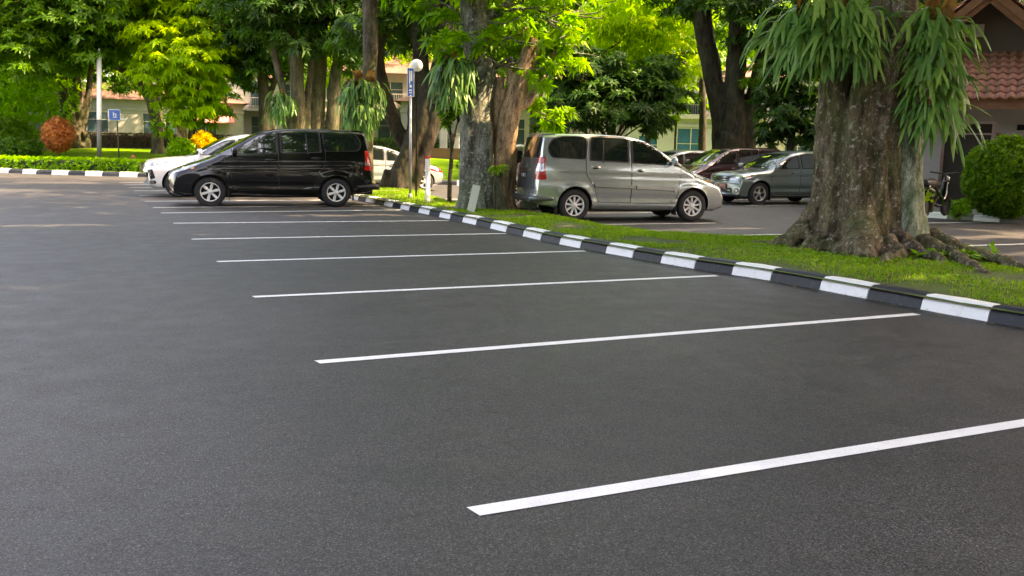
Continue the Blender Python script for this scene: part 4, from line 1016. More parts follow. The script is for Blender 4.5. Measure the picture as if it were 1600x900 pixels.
# hanging roots and a young fern on the trunk
fern('staghorn_fern','staghorn fern hanging left of the lichened trunk, in the middle of the picture',X(708,95,20.6),[(X(712,95,20.4),.18),(X(702,100,20.5),.13),(X(724,98,20.4),.12),(X(714,120,20.4),.15),(X(706,125,20.4),.12)],(-.75,-.66,0),150,.85,.038,brown=4,tone=.36,bw=.2,lift=.5,sag=1.3)
def tuft(name,label,c,n,L,wd,m,cat_='fern',lift=.6,group=None):
    base=Vector(c); root=None; V=[];F=[];T=[];o=0
    for i in range(n):
        a=random.uniform(0,2*math.pi); d=Vector((math.cos(a),math.sin(a),0)); o=frond(V,F,T,o,Vector((0,0,0)),d,L*random.uniform(.6,1.1),wd,random.uniform(.1,1.5)*lift,.8,min(1,max(0,random.gauss(.6,.2))),random.uniform(.15,.4))
    ob=link(name,npmesh([tuple(v) for v in V],F,T),m,None,True); ob.location=base; tag(ob,label,cat_,group); return ob
tuft('birdnest_fern','small bright fern tuft growing low on the tan trunk',X(778,262,19.9),60,.34,.018,L_BRIGHT)
def aerial():
    bm=bmesh.new(); b0=gp(790,338,.12)
    for k in range(11):
        x=775+random.uniform(-8,10); pts=[X(x,270,19.95),X(x+random.uniform(-3,3),300,19.85),X(x+random.uniform(-2,12),330,19.8)]
        e=X(x+random.uniform(-12,45)*(k>4),341,19.7); e.z=.14; pts.append(e); tube(bm,[p-b0 for p in pts],[.018,.022,.03,.018],6,4)
    o=link('aerial_roots',bmmesh(bm),B_BROWN,None,True); o.location=b0; tag(o,'pale roots trailing down the tan trunk to the grass','roots')
aerial()

# ---- slender trunk with fern, leaning tree, sapling
D=29.2
tree('slender_tree','straight slender tree rising behind the black minivan at the kerb end',gp(576,302,.12),[stem([(576,302),(572,240),(574,160),(579,80),(578,0),(576,-150),(575,-260)],D,21,26,.12)],
     [B(575,-200,D,90),B(620,-250,D,80),B(520,-230,D,80),((9,29,16),4.2),((5,28,14.5),3.8),((12,27,15),4)],B_BROWN,L_MID,L=.3,voxel=.05,amp=.02)  # the last high blobs are unseen, added to widen the shade
fern('staghorn_fern','staghorn fern with orange dead fronds on the slender trunk',X(565,135,28.8),[(X(562,135,28.7),.3),(X(580,138,28.7),.25),(X(548,145,28.8),.2),(X(560,160,28.7),.2),(X(575,165,28.7),.25),(X(555,178,28.7),.2),(X(568,185,28.7),.2)],(-.5,-.86,0),300,.72,.05,brown=22,tone=.30,bw=.5,lift=.6,sag=1.5)
D=29.6
tree('leaning_tree','dark leaning tree with a wide foot beside the tall sign post',gp(630,303,.12),
     [stem([(622,302),(640,250),(658,205),(672,160),(690,110),(700,40),(705,-80)],D,44,30,.12),stem([(645,302),(660,250),(675,200),(690,150)],D-.2,16,26,.12),
      stem([(596,306),(618,285),(640,245),(655,215)],D-.1,6,26,.02),stem([(650,215),(652,160),(658,100),(650,20),(640,-60)],D+.3,30,22),stem([(640,240),(616,190),(600,140),(590,90),(600,20)],D+.5,24,18)],
     [B(595,50,D+1,46),B(655,45,D+2,40),B(620,0,D+1,60),B(690,20,D+1,50),B(600,-80,D,90),B(700,-90,D,90),B(560,60,D+3,35),B(660,-160,D,90)],B_DARK,L_DARK,L=.3,voxel=.05,amp=.03)
tree('sapling','thin dark sapling between the short white post and the lichened trunk',gp(702,327,.12),[stem([(702,328),(703,280),(706,230),(702,200),(697,170)],22.2,8,5,.12),stem([(705,240),(712,205),(716,185)],22.2,5,3)],
     [B(712,185,22.2,16,.5),B(700,165,22.3,14,.5)],B_DARK,L_MID,L=.2,voxel=.03,amp=.005,clumps=12,flare=False)

# ---- lawn trees, left
def lt(px,D): p=X(px,240,D); return Vector((p.x,p.y,gz(p)))
D=62; b=lt(118,D)
tree('multi_stem_tree','many-stemmed tree fanning out behind the red topiary',b,
     [stem([(120,238),(117,205),(105,170),(96,120),(90,70),(84,10)],D,22,9,b.z-.1),stem([(120,230),(122,190),(120,140),(118,80),(125,20)],D,16,9,b.z),stem([(122,232),(130,190),(138,150),(142,110),(150,60)],D,13,6,b.z),stem([(118,225),(108,170),(112,120),(108,60)],D+.5,10,5,b.z),stem([(128,238),(136,225),(132,205)],D-.3,16,8,b.z)],
     [B(90,30,D,60,.5),B(150,60,D,40,.55),B(60,70,D,44,.6),B(130,-10,D,70,.5),B(190,110,D+2,30,.6),B(20,40,D,60,.4),B(60,-60,D,90),B(160,-80,D,90)],B_BROWN,L_MID,L=.34,voxel=.07,clumps=50,per=16,wr=.42)
D=55; b=lt(243,D)
tree('forked_tree','dark forked tree on the lawn, its trunk just behind the white crossover',b,
     [stem([(248,243),(245,200),(238,165),(231,135),(226,100),(222,50)],D,18,11,b.z-.1),stem([(236,160),(220,130),(200,115),(175,100),(150,80)],D,13,7)],
     [B(60,20,D-2,58,.35),B(130,30,D-3,60,.4),B(185,30,D-3,46,.5),B(160,70,D-2,30,.5),B(110,75,D-2,34,.45),B(222,50,D+1,30,.5),B(30,80,D-3,40,.45),B(120,-60,D-2,100,.4),B(10,-40,D-2,90,.4),B(220,-40,D,80,.5)],B_BROWN,L_MID,L=.34,voxel=.06,clumps=60,per=16,wr=.42)
D=51; b=lt(283,D)
tree('bright_leaf_tree','sunlit yellow-green tree with a stubby rough trunk, above the white crossover',b,
     [stem([(287,240),(283,200),(277,165),(275,140),(280,90),(290,40)],D,17,8,b.z-.1),stem([(278,160),(265,150),(255,140)],D,9,4)],
     [B(270,110,D-1,44,.7),B(310,90,D-1,46,.7),B(270,150,D-1,22,.65),B(305,150,D-1,32,.6),B(258,70,D-1,40,.75),B(320,45,D,50,.75),B(270,10,D,60,.75),B(288,180,D-1,16,.6),B(325,140,D,26,.6),B(300,-60,D,80,.7)],B_TAN,L_YEL,L=.30,nl=6,voxel=.06,clumps=60,per=18,droop=.45,wr=.42)
D=60; b=lt(303,D)
tree('young_tree','dark thin-trunked tree behind the stubby sunlit one',b,[stem([(298,242),(300,200),(306,150),(312,90)],D,12,7,b.z-.1),stem([(302,190),(318,160),(330,130)],D,7,4)],
     [B(330,110,D,40,.5),B(345,160,D,22,.5),B(320,180,D,20,.5),B(350,80,D,40,.5),B(330,60,D,40,.45)],B_DARK,L_MID,L=.4,voxel=.07,clumps=40)
D=50; b=lt(412,D)
tree('dark_tree','dark tree with a forked ivy-green trunk in front of the white house',b,
     [stem([(414,240),(413,190),(412,150),(408,100),(404,50)],D,20,12,b.z-.1),stem([(438,240),(425,190),(418,160),(428,130),(432,90)],D,10,8,b.z)],
     [B(390,60,D,44,.4),B(440,50,D,46,.4),B(400,110,D,30,.42),B(380,20,D,60,.4),B(440,-20,D,70,.4),B(370,100,D,26,.5),B(450,100,D,24,.4),B(385,-90,D,90,.4)],B_DARK,L_DARK,L=.4,voxel=.06,clumps=52)
D=43; b=lt(465,D)
tree('pale_multi_trunk_tree','clump of pale trunks with a small fern, above the windscreen of the black minivan',b,
     [stem([(466,240),(465,180),(464,120),(460,60),(455,-20),(450,-120)],D,24,16,b.z-.1),stem([(452,240),(448,180),(440,130),(428,80),(420,30)],D+.2,14,10,b.z),stem([(478,240),(480,170),(486,110),(492,50)],D+.3,13,10,b.z)],
     [B(440,20,D-1,50,.4),B(490,30,D-1,50,.4),B(470,-40,D,80,.4),B(460,70,D+2,26,.5),B(400,-30,D,70,.4),B(520,-60,D,80,.4)],B_BROWN,L_DARK,L=.36,voxel=.05,amp=.02,clumps=50)
fern('staghorn_fern','small staghorn fern on the pale trunks above the black minivan',X(442,150,42.4),[(X(440,150,42.4),.3),(X(448,155,42.4),.3),(X(435,165,42.5),.2)],(-.4,-.9,0),110,.95,.06,brown=6,tone=.15,bw=.4,lift=.4,sag=1.5)
D=44; b=lt(505,D)
tree('pale_multi_trunk_tree','pair of thick pale trunks right of the fern clump, above the black minivan roof',b,
     [stem([(494,240),(494,180),(498,120),(500,60),(505,-20),(510,-120)],D,26,20,b.z-.1),stem([(518,240),(520,180),(524,120),(535,70),(545,20)],D-.2,22,14,b.z)],
     [B(520,60,D-1,44,.4),B(550,20,D-1,50,.4),B(500,-20,D-1,60,.42),B(560,100,D+2,26,.4),B(545,-80,D,80,.4),B(480,90,D+3,24,.45)],B_BROWN,L_DARK,L=.36,voxel=.05,amp=.02,clumps=50)

# ---- trees behind the silver minivan and right
D=39; p=X(955,230,D); 
tree('dense_dark_tree','dense dark round tree directly behind the silver minivan',(p.x,p.y,0.3),[([Vector((p.x,p.y,.2)),Vector((p.x,p.y,1.8)),Vector((p.x+.2,p.y,4.5))],[.2,.16,.08])],
     [B(905,170,D-1,40,.3),B(955,160,D-1,46,.3),B(1000,160,D,42,.35),B(930,120,D,42,.3),B(985,120,D,36,.4),B(860,190,D+1,26,.5),B(880,140,D,30,.35),B(1020,190,D+1,24,.45),B(1040,150,D+1,30,.45),B(1035,110,D+1,30,.5),B(900,100,D,36,.4)],B_DARK,L_DARK,L=.30,voxel=.07,clumps=80,fill=.4,per=14)
D=46; p=X(1000,230,D)
tree('feathery_tree','tall yellow-green feathery tree above and behind the dense dark one',(p.x,p.y,.3),[stem([(1010,240),(1012,180),(1000,120),(985,60)],D,10,7,.3),stem([(1012,180),(1030,130),(1040,90)],D,7,5)],
     [B(960,70,D,44,.75),B(1010,60,D,44,.8),B(1050,90,D,40,.7),B(1040,140,D,34,.6),B(920,60,D,36,.65),B(985,20,D,50,.7),B(1060,30,D,40,.7),B(1000,-50,D,90,.7),B(1050,175,D,20,.6),B(1030,115,D-1,30,.65)],B_DARK,L_YEL,L=.34,nl=6,voxel=.07,clumps=56,wr=.26,droop=.5)
D=52; p=X(1055,230,D)
tree('thin_trunk_tree','thin straight dark tree in front of the blue-windowed house',(p.x,p.y,.3),[stem([(1097,245),(1098,190),(1097,130),(1094,70)],D,13,8,.3),stem([(1055,245),(1056,200),(1062,160)],D,4,3,.3)],
     [B(1090,60,D,36,.55),B(1110,20,D,44,.6),B(1062,150,D,22,.65),B(1120,160,D+2,16,.7)],B_DARK,L_MID,L=.36,voxel=.07,clumps=44)
D=41; b=X(1140,240,D); b.z=.2
tree('three_limb_tree','massive dark tree splitting into three limbs behind the parked cars at right',b,
     [stem([(1126,250),(1128,205),(1120,150),(1108,90),(1098,30),(1090,-60)],D,30,28,.1),stem([(1146,250),(1146,190),(1148,130),(1152,60),(1155,-40)],D-.3,38,24,.1),stem([(1164,250),(1170,190),(1180,140),(1194,80),(1208,20)],D,28,20,.1),stem([(1140,250),(1140,225),(1136,205)],D-.5,44,20,.1)],
     [B(1180,30,D-1,38,.4),B(1130,-20,D-1,60,.4),B(1215,60,D-1,36,.35),B(1205,-30,D,60,.4),B(1060,-40,D+1,60,.5),B(1120,-110,D,90,.4)],B_DARK,L_DARK,L=.32,voxel=.05,amp=.03,clumps=50)
D=36; p=X(1235,240,D)
tree('dense_dark_tree','dense dark low tree between the three-limb tree and the huge fig',(p.x,p.y,0),[([Vector((p.x,p.y,0)),Vector((p.x,p.y,1.8)),Vector((p.x,p.y,4))],[.2,.16,.08])],
     [B(1225,190,D,34,.3),B(1255,170,D,34,.25),B(1215,150,D,28,.3),B(1240,120,D,34,.3),B(1270,210,D,24,.25),B(1205,210,D,22,.3),B(1260,80,D,40,.3)],B_DARK,L_DARK,L=.28,voxel=.07,clumps=80,fill=.4,per=14)
D=40; p=X(1185,240,D)
tree('young_tree','slanting thin-branched young tree right of the three-limb tree',(p.x,p.y,.1),[stem([(1172,246),(1180,200),(1195,165),(1215,130)],D,8,4,.1),stem([(1178,205),(1190,150),(1200,110)],D,5,3)],
     [B(1205,130,D,22,.6),B(1185,110,D,22,.6),B(1215,95,D,22,.6)],B_BROWN,L_MID,L=.3,voxel=.06,clumps=40)
# ---- unseen trees put in out of the frame to shade the bays and parked cars
for (x,y,h,lab) in [(15.5,3.5,11,'broad tree beyond the right edge of the picture, shading the nearest bay'),(21.5,7.0,13,'broad unseen shade tree by the tiled house beyond the right edge of the picture'),(12.5,-3.5,11.5,'broad unseen shade tree behind the photographer at the near end of the grass strip'),
        (5.5,-7.5,12,'broad unseen shade tree standing behind the photographer'),(15.0,-11.0,13,'broad unseen shade tree far behind the photographer to the right'),(31,13,13,'broad unseen shade tree behind the tiled house'),(35,21,13,'second broad unseen shade tree behind the tiled house, farther from the camera')]:
    tree('shade_tree',lab,(x,y,.1),[([Vector((x,y,0)),Vector((x+.2,y,4)),Vector((x,y+.3,h-3))],[.42,.34,.22])],
         [((x,y,h),3.8),((x-4,y-1.5,h-.6),3.4),((x+3.6,y+1,h-.4),3.2),((x-1,y+4,h-.2),3.4),((x+.5,y-4,h-.2),3.4),((x-4.8,y+3,h+.8),3.2),((x,y,h+4),3.6),((x+3.5,y+4,h+2),3.2)],B_BROWN,L_MID,L=.55,voxel=.09,clumps=34,fill=.5,per=14,limbs=True)
# unseen wood added behind and left of the camera to darken the reflections
bag=Bag(); CB[:]=[0,99,0]
for k in range(64):
    a=math.radians(95+225*k/63); D_=random.uniform(34,44); c=Vector((math.sin(a)*D_,math.cos(a)*D_,0))
    for z in (1.8,5.0,8.5,12): crown_blob(bag,c+Vector((random.uniform(-1,1),random.uniform(-1,1),z)),random.uniform(2.4,3.2),16,9,1.0,5,tone=.4,fill=.4)
o=bag.link('reflection_wood',L_DARK); tag(o,kind='stuff')
# ---- background belt of trees
bt=[(-60,85,3,'left'),(20,84,2,''),(190,84,4,''),(330,90,6,''),(470,88,5,''),(560,80,4,''),(640,82,5,''),(720,84,5,''),(800,80,6,''),(880,84,5,''),(1060,90,7,''),(1180,82,5,''),(1290,80,4,''),(70,78,1,''),(1405,48,3,''),(1500,44,3,''),(528,60,2,''),(830,56,2,''),(690,72,2,''),(1010,60,2,''),(250,70,2,'')]
labs=['leafy tree at the far left edge of the garden','leafy tree behind the blue shrubbery at far left','background tree behind the blue square sign','background tree just right of the sunlit yellow-green tree','background tree behind the clump of pale trunks','background tree left of the leaning tree','background tree behind the round white lamp','background tree between the leaning tree and the lichened trunk','background tree seen over the rear of the silver minivan','background tree behind the dense dark round tree','background tree above the blue-windowed house','background tree behind the three-limb tree','background tree behind the dark low tree by the fig','background tree left of the many-stemmed tree','background tree directly behind the trunk of the huge fig','background tree behind the ridge of the tiled house','background tree between the second pale trunk clump and the slender tree','background tree seen between the tan trunk and the dense dark tree','background tree seen left of the brown-and-white gate pillars','background tree rising over the right shoulder of the dense dark tree','background tree filling the gap left of the stubby sunlit trunk']
for (px,D,z,_),lb in zip(bt,labs):
    p=X(px,230,D); p.z=gz(p); R=3.6; q=lambda dx,dz: (Vector((p.x+dx,p.y+random.uniform(-1,1),p.z+dz)),random.uniform(2.6,3.6),random.uniform(.35,.7))
    low = px<200 or px>1400 or px in (560,640,1060,1180) or px in (720,800,880)
    bl=[q(0,9.5),q(-3.2,8),q(3.2,8),q(0,13),q(-4,11.5),q(4,11.5),q(1,16)]+([q(-2,5),q(2,4.6),q(0,3.4)] if low else [q(-1,6.6)])
    tree('background_tree',lb,p,[([p-Vector((0,0,.2)),p+Vector((.1,0,3)),p+Vector((0,.2,9))],[.28,.22,.12])],bl,B_BROWN,random.choice([L_MID,L_BRIGHT,L_MID,L_YEL]),L=.42,voxel=.1,clumps=27,per=13,group='trees beyond the lawn')

# ------------------------------------------------------------------ hedges and shrubs
def hedge(name,label,a,b,wd,h,m,core,L=.1,dens=260,zf=gz,cat_='hedge'):
    a=Vector(a); b=Vector(b); ln=(b-a).length; d=(b-a).normalized(); n_=Vector((-d.y,d.x)); root=empty(name,(a.x,a.y,zf(a))); tag(root,label,cat_)
    k=int(ln/1.0)+1; bm=bmesh.new(); secs=[]
    for i in range(k+1):
        p=a.lerp(b,i/k); z0=zf(p)-zf(a)-.05; jj=.04*noise.noise(Vector((i*.7,0,0)))
        pr=[(-wd*.44,0),(-wd*.46,h*.85),(-wd*.38,h*.95+jj),(wd*.38,h*.95+jj),(wd*.46,h*.85),(wd*.44,0)]
        secs.append([bm.verts.new((p.x-a.x+n_.x*o,p.y-a.y+n_.y*o,z0+z)) for o,z in pr])
    for A,C in zip(secs,secs[1:]):
        for j in range(5): bm.faces.new((A[j],A[j+1],C[j+1],C[j]))
    bm.faces.new(secs[0]); bm.faces.new(secs[-1]); link('branches',bmmesh(bm),core,root)
    area=ln*(2*h+wd); n=int(area*dens/5); s=RNG.random(n); t=RNG.uniform(0,2*h+wd,n); P=np.zeros((n,3)); ax=np.zeros((n,3))
    zz=np.array([zf(a.lerp(b,float(x)))-zf(a) for x in np.linspace(0,1,60)]); zb=np.interp(s,np.linspace(0,1,60),zz)
    off=np.where(t<h,-wd/2,np.where(t>h+wd,wd/2,t-h-wd/2)); hh=np.where(t<h,t,np.where(t>h+wd,2*h+wd-t,h))
    jit=RNG.normal(0,.025,(n,3)); P[:,0]=(b.x-a.x)*s+n_.x*off; P[:,1]=(b.y-a.y)*s+n_.y*off; P[:,2]=zb+hh
    nn=np.where(t<h,-1,np.where(t>h+wd,1,0)); ax[:,0]=n_.x*nn; ax[:,1]=n_.y*nn; ax[:,2]=np.where(nn==0,1,.25); ax=norm(ax+unit(n)*.5)
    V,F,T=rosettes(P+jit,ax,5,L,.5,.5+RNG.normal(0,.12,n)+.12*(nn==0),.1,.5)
    link('leaves',npmesh(V,F,T),m,root); return root
CORE=mat('hedge_core',(.02,.035,.01),.9,var=.3)
CORER=mat('brown_hedge_core',(.06,.035,.02),.9,var=.3)
def off(x,s): # point s metres behind the far kerb at x
    y=edge_y(x); d=Vector((edge_y(x+.5)-edge_y(x-.5),1.0)); d=Vector((-(edge_y(x+.5)-edge_y(x-.5)),1.0)).normalized(); return Vector((x,y))+d*s
hedge('clipped_hedge','low clipped bright green hedge along the far kerb at left',off(-14,1.3),off(1.15,1.3),1.1,.52,L_BRIGHT,CORE,.13,420)
for seg,(xa,xb,lb) in enumerate([(-16,2.0,'long brown-topped clipped hedge behind the red topiary'),(2.4,10,'dark clipped hedge behind the forked tree and the sunlit tree')]):
    hedge('clipped_hedge',lb,off(xa,20),off(xb,20),1.2,.95,L_HEDGEB if seg==0 else L_DARK,CORER if seg==0 else CORE,.10,420)
def shrub(name,label,c,R,m,L,n,nl=5,sq=(1,1,1),core=CORE,stemh=0,cat_='shrub',tone=.5,group=None,wr=.45,rough=.10):
    c=Vector(c); root=empty(name,(c.x,c.y,c.z)); tag(root,label,cat_,group)
    bm=bmesh.new()
    if stemh:
        for k in range(5): tube(bm,[Vector((0,0,-.05)),Vector((random.uniform(-.04,.04),0,stemh*.6)),Vector((random.uniform(-.3,.3)*R,random.uniform(-.3,.3)*R,stemh+R*.8))],[.035,.03,.015],7,3)
    else:
        for k in range(5): tube(bm,[Vector((0,0,-.05)),Vector((random.uniform(-.2,.2)*R,random.uniform(-.2,.2)*R,R*.5)),Vector((random.uniform(-.5,.5)*R,random.uniform(-.5,.5)*R,R*sq[2]*1.2))],[.03,.022,.01],6,3)
    link('stems',bmmesh(bm),B_BROWN,root,True)
    z0=stemh+R*sq[2]
    u=unit(n); rr=R*np.where(RNG.random(n)<.35,RNG.uniform(.5,.9,n),RNG.uniform(.9,1.04,n)); wob=np.array([noise.noise(Vector(v)*2.2) for v in u])
    rr=rr*(1+rough*2*wob); P=u*rr[:,None]*np.array(sq)+np.array([0,0,z0]); P[:,2]=np.maximum(P[:,2],.03)
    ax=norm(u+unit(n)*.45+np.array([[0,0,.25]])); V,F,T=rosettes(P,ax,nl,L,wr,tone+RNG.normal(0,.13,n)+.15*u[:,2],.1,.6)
    link('leaves',npmesh(V,F,T),m,root); return root
p=X(93,248,53.5); p.z=gz(p); shrub('red_topiary','orange-red rounded topiary on the lawn behind the low hedge',p,.74,L_RED,.16,1300,sq=(1,1,1.14),stemh=.38,core=CORER,cat_='topiary',rough=.08)
def gs(px,py,D): 
    p=X(px,py,D); p.z=gz(p); return p
shrub('yellow_shrub','golden yellow shrub in front of the white house, above the black minivan bonnet',gs(318,222,58),.52,L_ORANGE,.28,380,sq=(1.1,1.1,1.0),tone=.55,wr=.2,rough=.2)
shrub('round_shrub','low dark green cushion shrub on the lawn left of the red topiary',gs(46,238,55),.5,L_DARK,.10,500,sq=(1.3,1,.7))
shrub('round_shrub','spreading dark shrub at the left edge of the lawn',gs(14,236,54),.95,L_DARK,.16,700,sq=(1.5,1,.62))
shrub('round_shrub','taller loose shrub at the left edge above the spreading dark one',gs(8,225,57),1.2,L_MID,.26,700,sq=(1.2,1,.9))
shrub('leafy_bush','broad fresh-green bush at the upper left edge of the picture',gs(30,215,60),2.4,L_BRIGHT,.40,900,sq=(1.2,1,1.2),rough=.12)
shrub('ball_shrub','dark green clipped ball between the leaning tree and the sapling',off(13.6,2.6).to_3d()+Vector((0,0,.30)),.62,L_DARK,.08,900,cat_='topiary')
shrub('low_shrub','small flat-topped clipped shrub beside the white far kerb, seen right of the sapling',off(14.3,1.0).to_3d()+Vector((0,0,.14)),.5,L_MID,.10,500,sq=(1.6,1,.65))
kb=Vector((21.35,14.75,.12))
shrub('round_bush','large round glossy green bush in front of the tiled house at right',Vector((X(1566,335,25.2).x,X(1566,335,25.2).y,.16)),.92,L_MID,.10,5600,sq=(1.02,1.02,1.04),tone=.58,rough=.05,wr=.5)
shrub('low_shrub','loose leafy weeds at the foot of the bush by the tiled house',(X(1500,320,24.6).x,X(1500,320,24.6).y,.1),.24,L_WEED,.13,90,sq=(1,1,.9))
shrub('young_fig_leaves','few pale heart-shaped leaves sprouting beside the trunk of the huge fig',(X(1458,292,14.9).x,X(1458,292,14.9).y,X(1458,300,14.9).z-.25),0.16,L_MID,.13,4,nl=2,wr=.7,tone=.9,cat_='plant')
shrub('big_leaf_plant','broad-leaved plant beside the stubby sunlit trunk',gs(262,235,53),.75,L_BRIGHT,.5,22,nl=3,stemh=1.0,wr=.6,cat_='plant')
shrub('low_shrub','bright shrub on the lawn at the foot of the sunlit tree',gs(283,240,49),.6,L_BRIGHT,.22,260)

# ------------------------------------------------------------------ poles and signs
def pole(name,label,base,parts,cat_,rz=0):
    root=empty(name,base,rz); tag(root,label,cat_)
    for nm,f,mm in parts:
        bm=bmesh.new(); f(bm); o=link(nm,bmmesh(bm),mm,root)
    return root
cyl=lambda r0,r1,z0,z1,x=0,y=0,seg=16: (lambda bm: lathe(bm,[(r0,z0),(r1,z1)],seg,M=Matrix.Translation((x,y,0))))
p=gp(641,313,.13)
M_GLOBE=mat('opal_globe',(.74,.75,.76),.35,0,.03)
def tall_post(bm):
    lathe(bm,[(.034,-.05),(.032,2.75)],14,M=Matrix.Translation((0,0,0)))
    lathe(bm,[(.06,-.02),(.058,.14),(.036,.18)],14)
def sign_marks(bm):
    # white marks of the narrow sign as they read at this distance: two tall bars, a square and two short rows
    for (x0,x1,z0,z1) in ((-.045,-.022,3.05,3.36),(-.005,.04,3.10,3.36),(-.028,-.012,3.0,3.36),(-.03,.03,2.935,3.0),(-.04,.035,2.845,2.885),(-.04,.035,2.79,2.81)):
        box(bm,x0,x1,-.033,-.027,z0,z1)
r1=pole('sign_post','tall pale post with a narrow blue sign, standing in the grass strip',p,[('post',tall_post,M_GREYPOLE),
    ('sign_border',lambda bm:box(bm,-.092,.092,-.022,.0,2.70,3.44,bev=.006),M_WHITE),('sign_face',lambda bm:box(bm,-.078,.078,-.027,-.0225,2.715,3.425),M_BLUE),('sign_marks',sign_marks,M_WHITE)],'sign',math.radians(-14))
p2=X(651,110,24.6)
def lampm(bm):
    r_=bmesh.ops.create_uvsphere(bm,u_segments=24,v_segments=16,radius=.155,matrix=Matrix.Translation((0,0,3.62)))
    for f in bm.faces: f.smooth=True
pb=Vector((p2.x,p2.y,.13))
pole('globe_lamp','round white globe lamp on a thin pole behind the narrow blue sign',pb,[('globe',lambda bm:(bmesh.ops.create_uvsphere(bm,u_segments=24,v_segments=16,radius=.165,matrix=Matrix.Translation((0,0,p2.z)))),M_GLOBE),
    ('pole',lambda bm:lathe(bm,[(.022,-.1),(.02,p2.z-.17),(.045,p2.z-.16),(.05,p2.z-.12)],12,M=Matrix.Translation((-.0,0,0))),M_BLACK)],'lamp')
for o in COL.objects:
    if o.name.startswith('globe') and o.type=='MESH': o.data.polygons.foreach_set('use_smooth',[True]*len(o.data.polygons))
p=gp(668,318,.13)
pole('marker_post','short white square post with a red top, right of the tall sign post',p,[('post',lambda bm:box(bm,-.05,.05,-.04,.04,-.05,1.12,bev=.008),M_WHITE),('red_cap',lambda bm:box(bm,-.052,.052,-.042,.042,1.121,1.19,bev=.008),mat('red_enamel',(.55,.03,.03),.4))],'post',.3)
p=gp(735,333,.14)
bm=bmesh.new(); Mx=Matrix.Rotation(math.radians(12),4,'Y') @ Matrix.Rotation(math.radians(-8),4,'X')
box(bm,-.085,.085,-.02,.02,-.02,.62,M=Mx,bev=.008)
o=link('leaning_board',bmmesh(bm),kerbpaint('weathered_board',(.50,.56,.46),(.22,.27,.16))); o.location=p; o.rotation_euler=(0,0,-.4); tag(o,'small pale weathered board leaning against the lichened trunk','board')
# far pole and square blue sign on the lawn
p=gs(155,250,51)
pole('lamp_pole','tall two-tone grey pole standing on the lawn right of the topiary',p,[('pole',lambda bm:(lathe(bm,[(.115,-.1),(.11,2.05)],16),),mat('dark_pole',(.12,.12,.11),.5)),('pole_top',lambda bm:lathe(bm,[(.125,2.05),(.12,2.1),(.115,5.2),(.06,5.22),(.05,5.6)],16),M_WHITE)],'pole').rotation_euler=(0,math.radians(2.6),0)
p=gs(182,250,50.5)
def wheel_mark(bm):
    for k in range(14):
        a0=math.radians(-150+k*20); a1=a0+math.radians(20)
        for (u0,u1) in ((a0,a1),):
            q=[( .02+.095*math.cos(u0),.0+.095*math.sin(u0)),(.02+.095*math.cos(u1),.095*math.sin(u1)),(.02+.07*math.cos(u1),.07*math.sin(u1)),(.02+.07*math.cos(u0),.07*math.sin(u0))]
            vs=[bm.verts.new((x,-.036,2.30+z)) for x,z in q]; bm.faces.new(vs)
    for (x0,x1,z0,z1) in ((-.06,-.03,2.24,2.44),(-.03,.05,2.33,2.355),(.04,.07,2.22,2.34),(-.08,.13,2.17,2.195)): box(bm,x0,x1,-.042,-.037,z0,z1)
pole('square_sign','small square blue sign with a white symbol on a thin post on the lawn',p,[('post',lambda bm:lathe(bm,[(.035,-.1),(.033,2.2)],12,M=Matrix.Translation((.12,0.02,0))),B_BROWN),
    ('sign_border',lambda bm:box(bm,-.28,.28,-.03,-.005,2.03,2.57,bev=.01),M_WHITE),('sign_face',lambda bm:box(bm,-.25,.262,-.036,-.0305,2.05,2.55),M_BLUE),('sign_symbol',wheel_mark,M_WHITE),
    ('arm',lambda bm:box(bm,.28,.55,-.02,.0,2.08,2.13),M_WHITE)],'sign',-.05)
p=gs(207,262,44.6)
def mush(bm):
    lathe(bm,[(.06,-.05),(.055,.42)],10)
pole('garden_ornament','small wooden post with a brown carved top at the end of the low hedge',p,[('post',mush,B_TAN),('carved_top',lambda bm:(lathe(bm,[(.02,.60),(.10,.56),(.19,.46),(.17,.42),(.05,.40)],12),lathe(bm,[(.09,.56),(.1,.63),(.05,.70),(.01,.71)],10,M=Matrix.Translation((.04,0,0)))),L_BROWN if False else mat('rusty_brown',(.22,.08,.03),.8,var=.4))],'ornament')

# ------------------------------------------------------------------ buildings
def plaster(name,c): return mat(name,c,.85,var=.10,scale=1.5,bmp=.15,fine=40)
WALLW=plaster('white_plaster',(.50,.47,.43)); WALLC=plaster('cream_plaster',(.38,.37,.385)); WALLG=plaster('grey_plaster',(.36,.35,.33)); WALLP=plaster('peach_plaster',(.46,.41,.37)); BRICK=plaster('brown_brick_wall',(.20,.085,.05))
M_ROOF=mat('clay_tile',(.30,.12,.09),.7,var=.35,scale=2.2,bmp=.3,fine=30); M_FASCIA=mat('brown_fascia',(.20,.085,.045),.6,var=.2)
M_WIN=mat('window_pane',(.05,.09,.11),.08,0,.3,.8,spec=.8); M_WINB=mat('blue_window_pane',(.02,.10,.19),.1,0,.25,1,spec=.8); M_FRAME=mat('window_frame',(.42,.40,.37),.5); M_DARKIN=mat('dark_interior',(.012,.011,.010),.9)
M_FARROOF=mat('weathered_roof',(.17,.085,.07),.8,var=.3,scale=1.5)
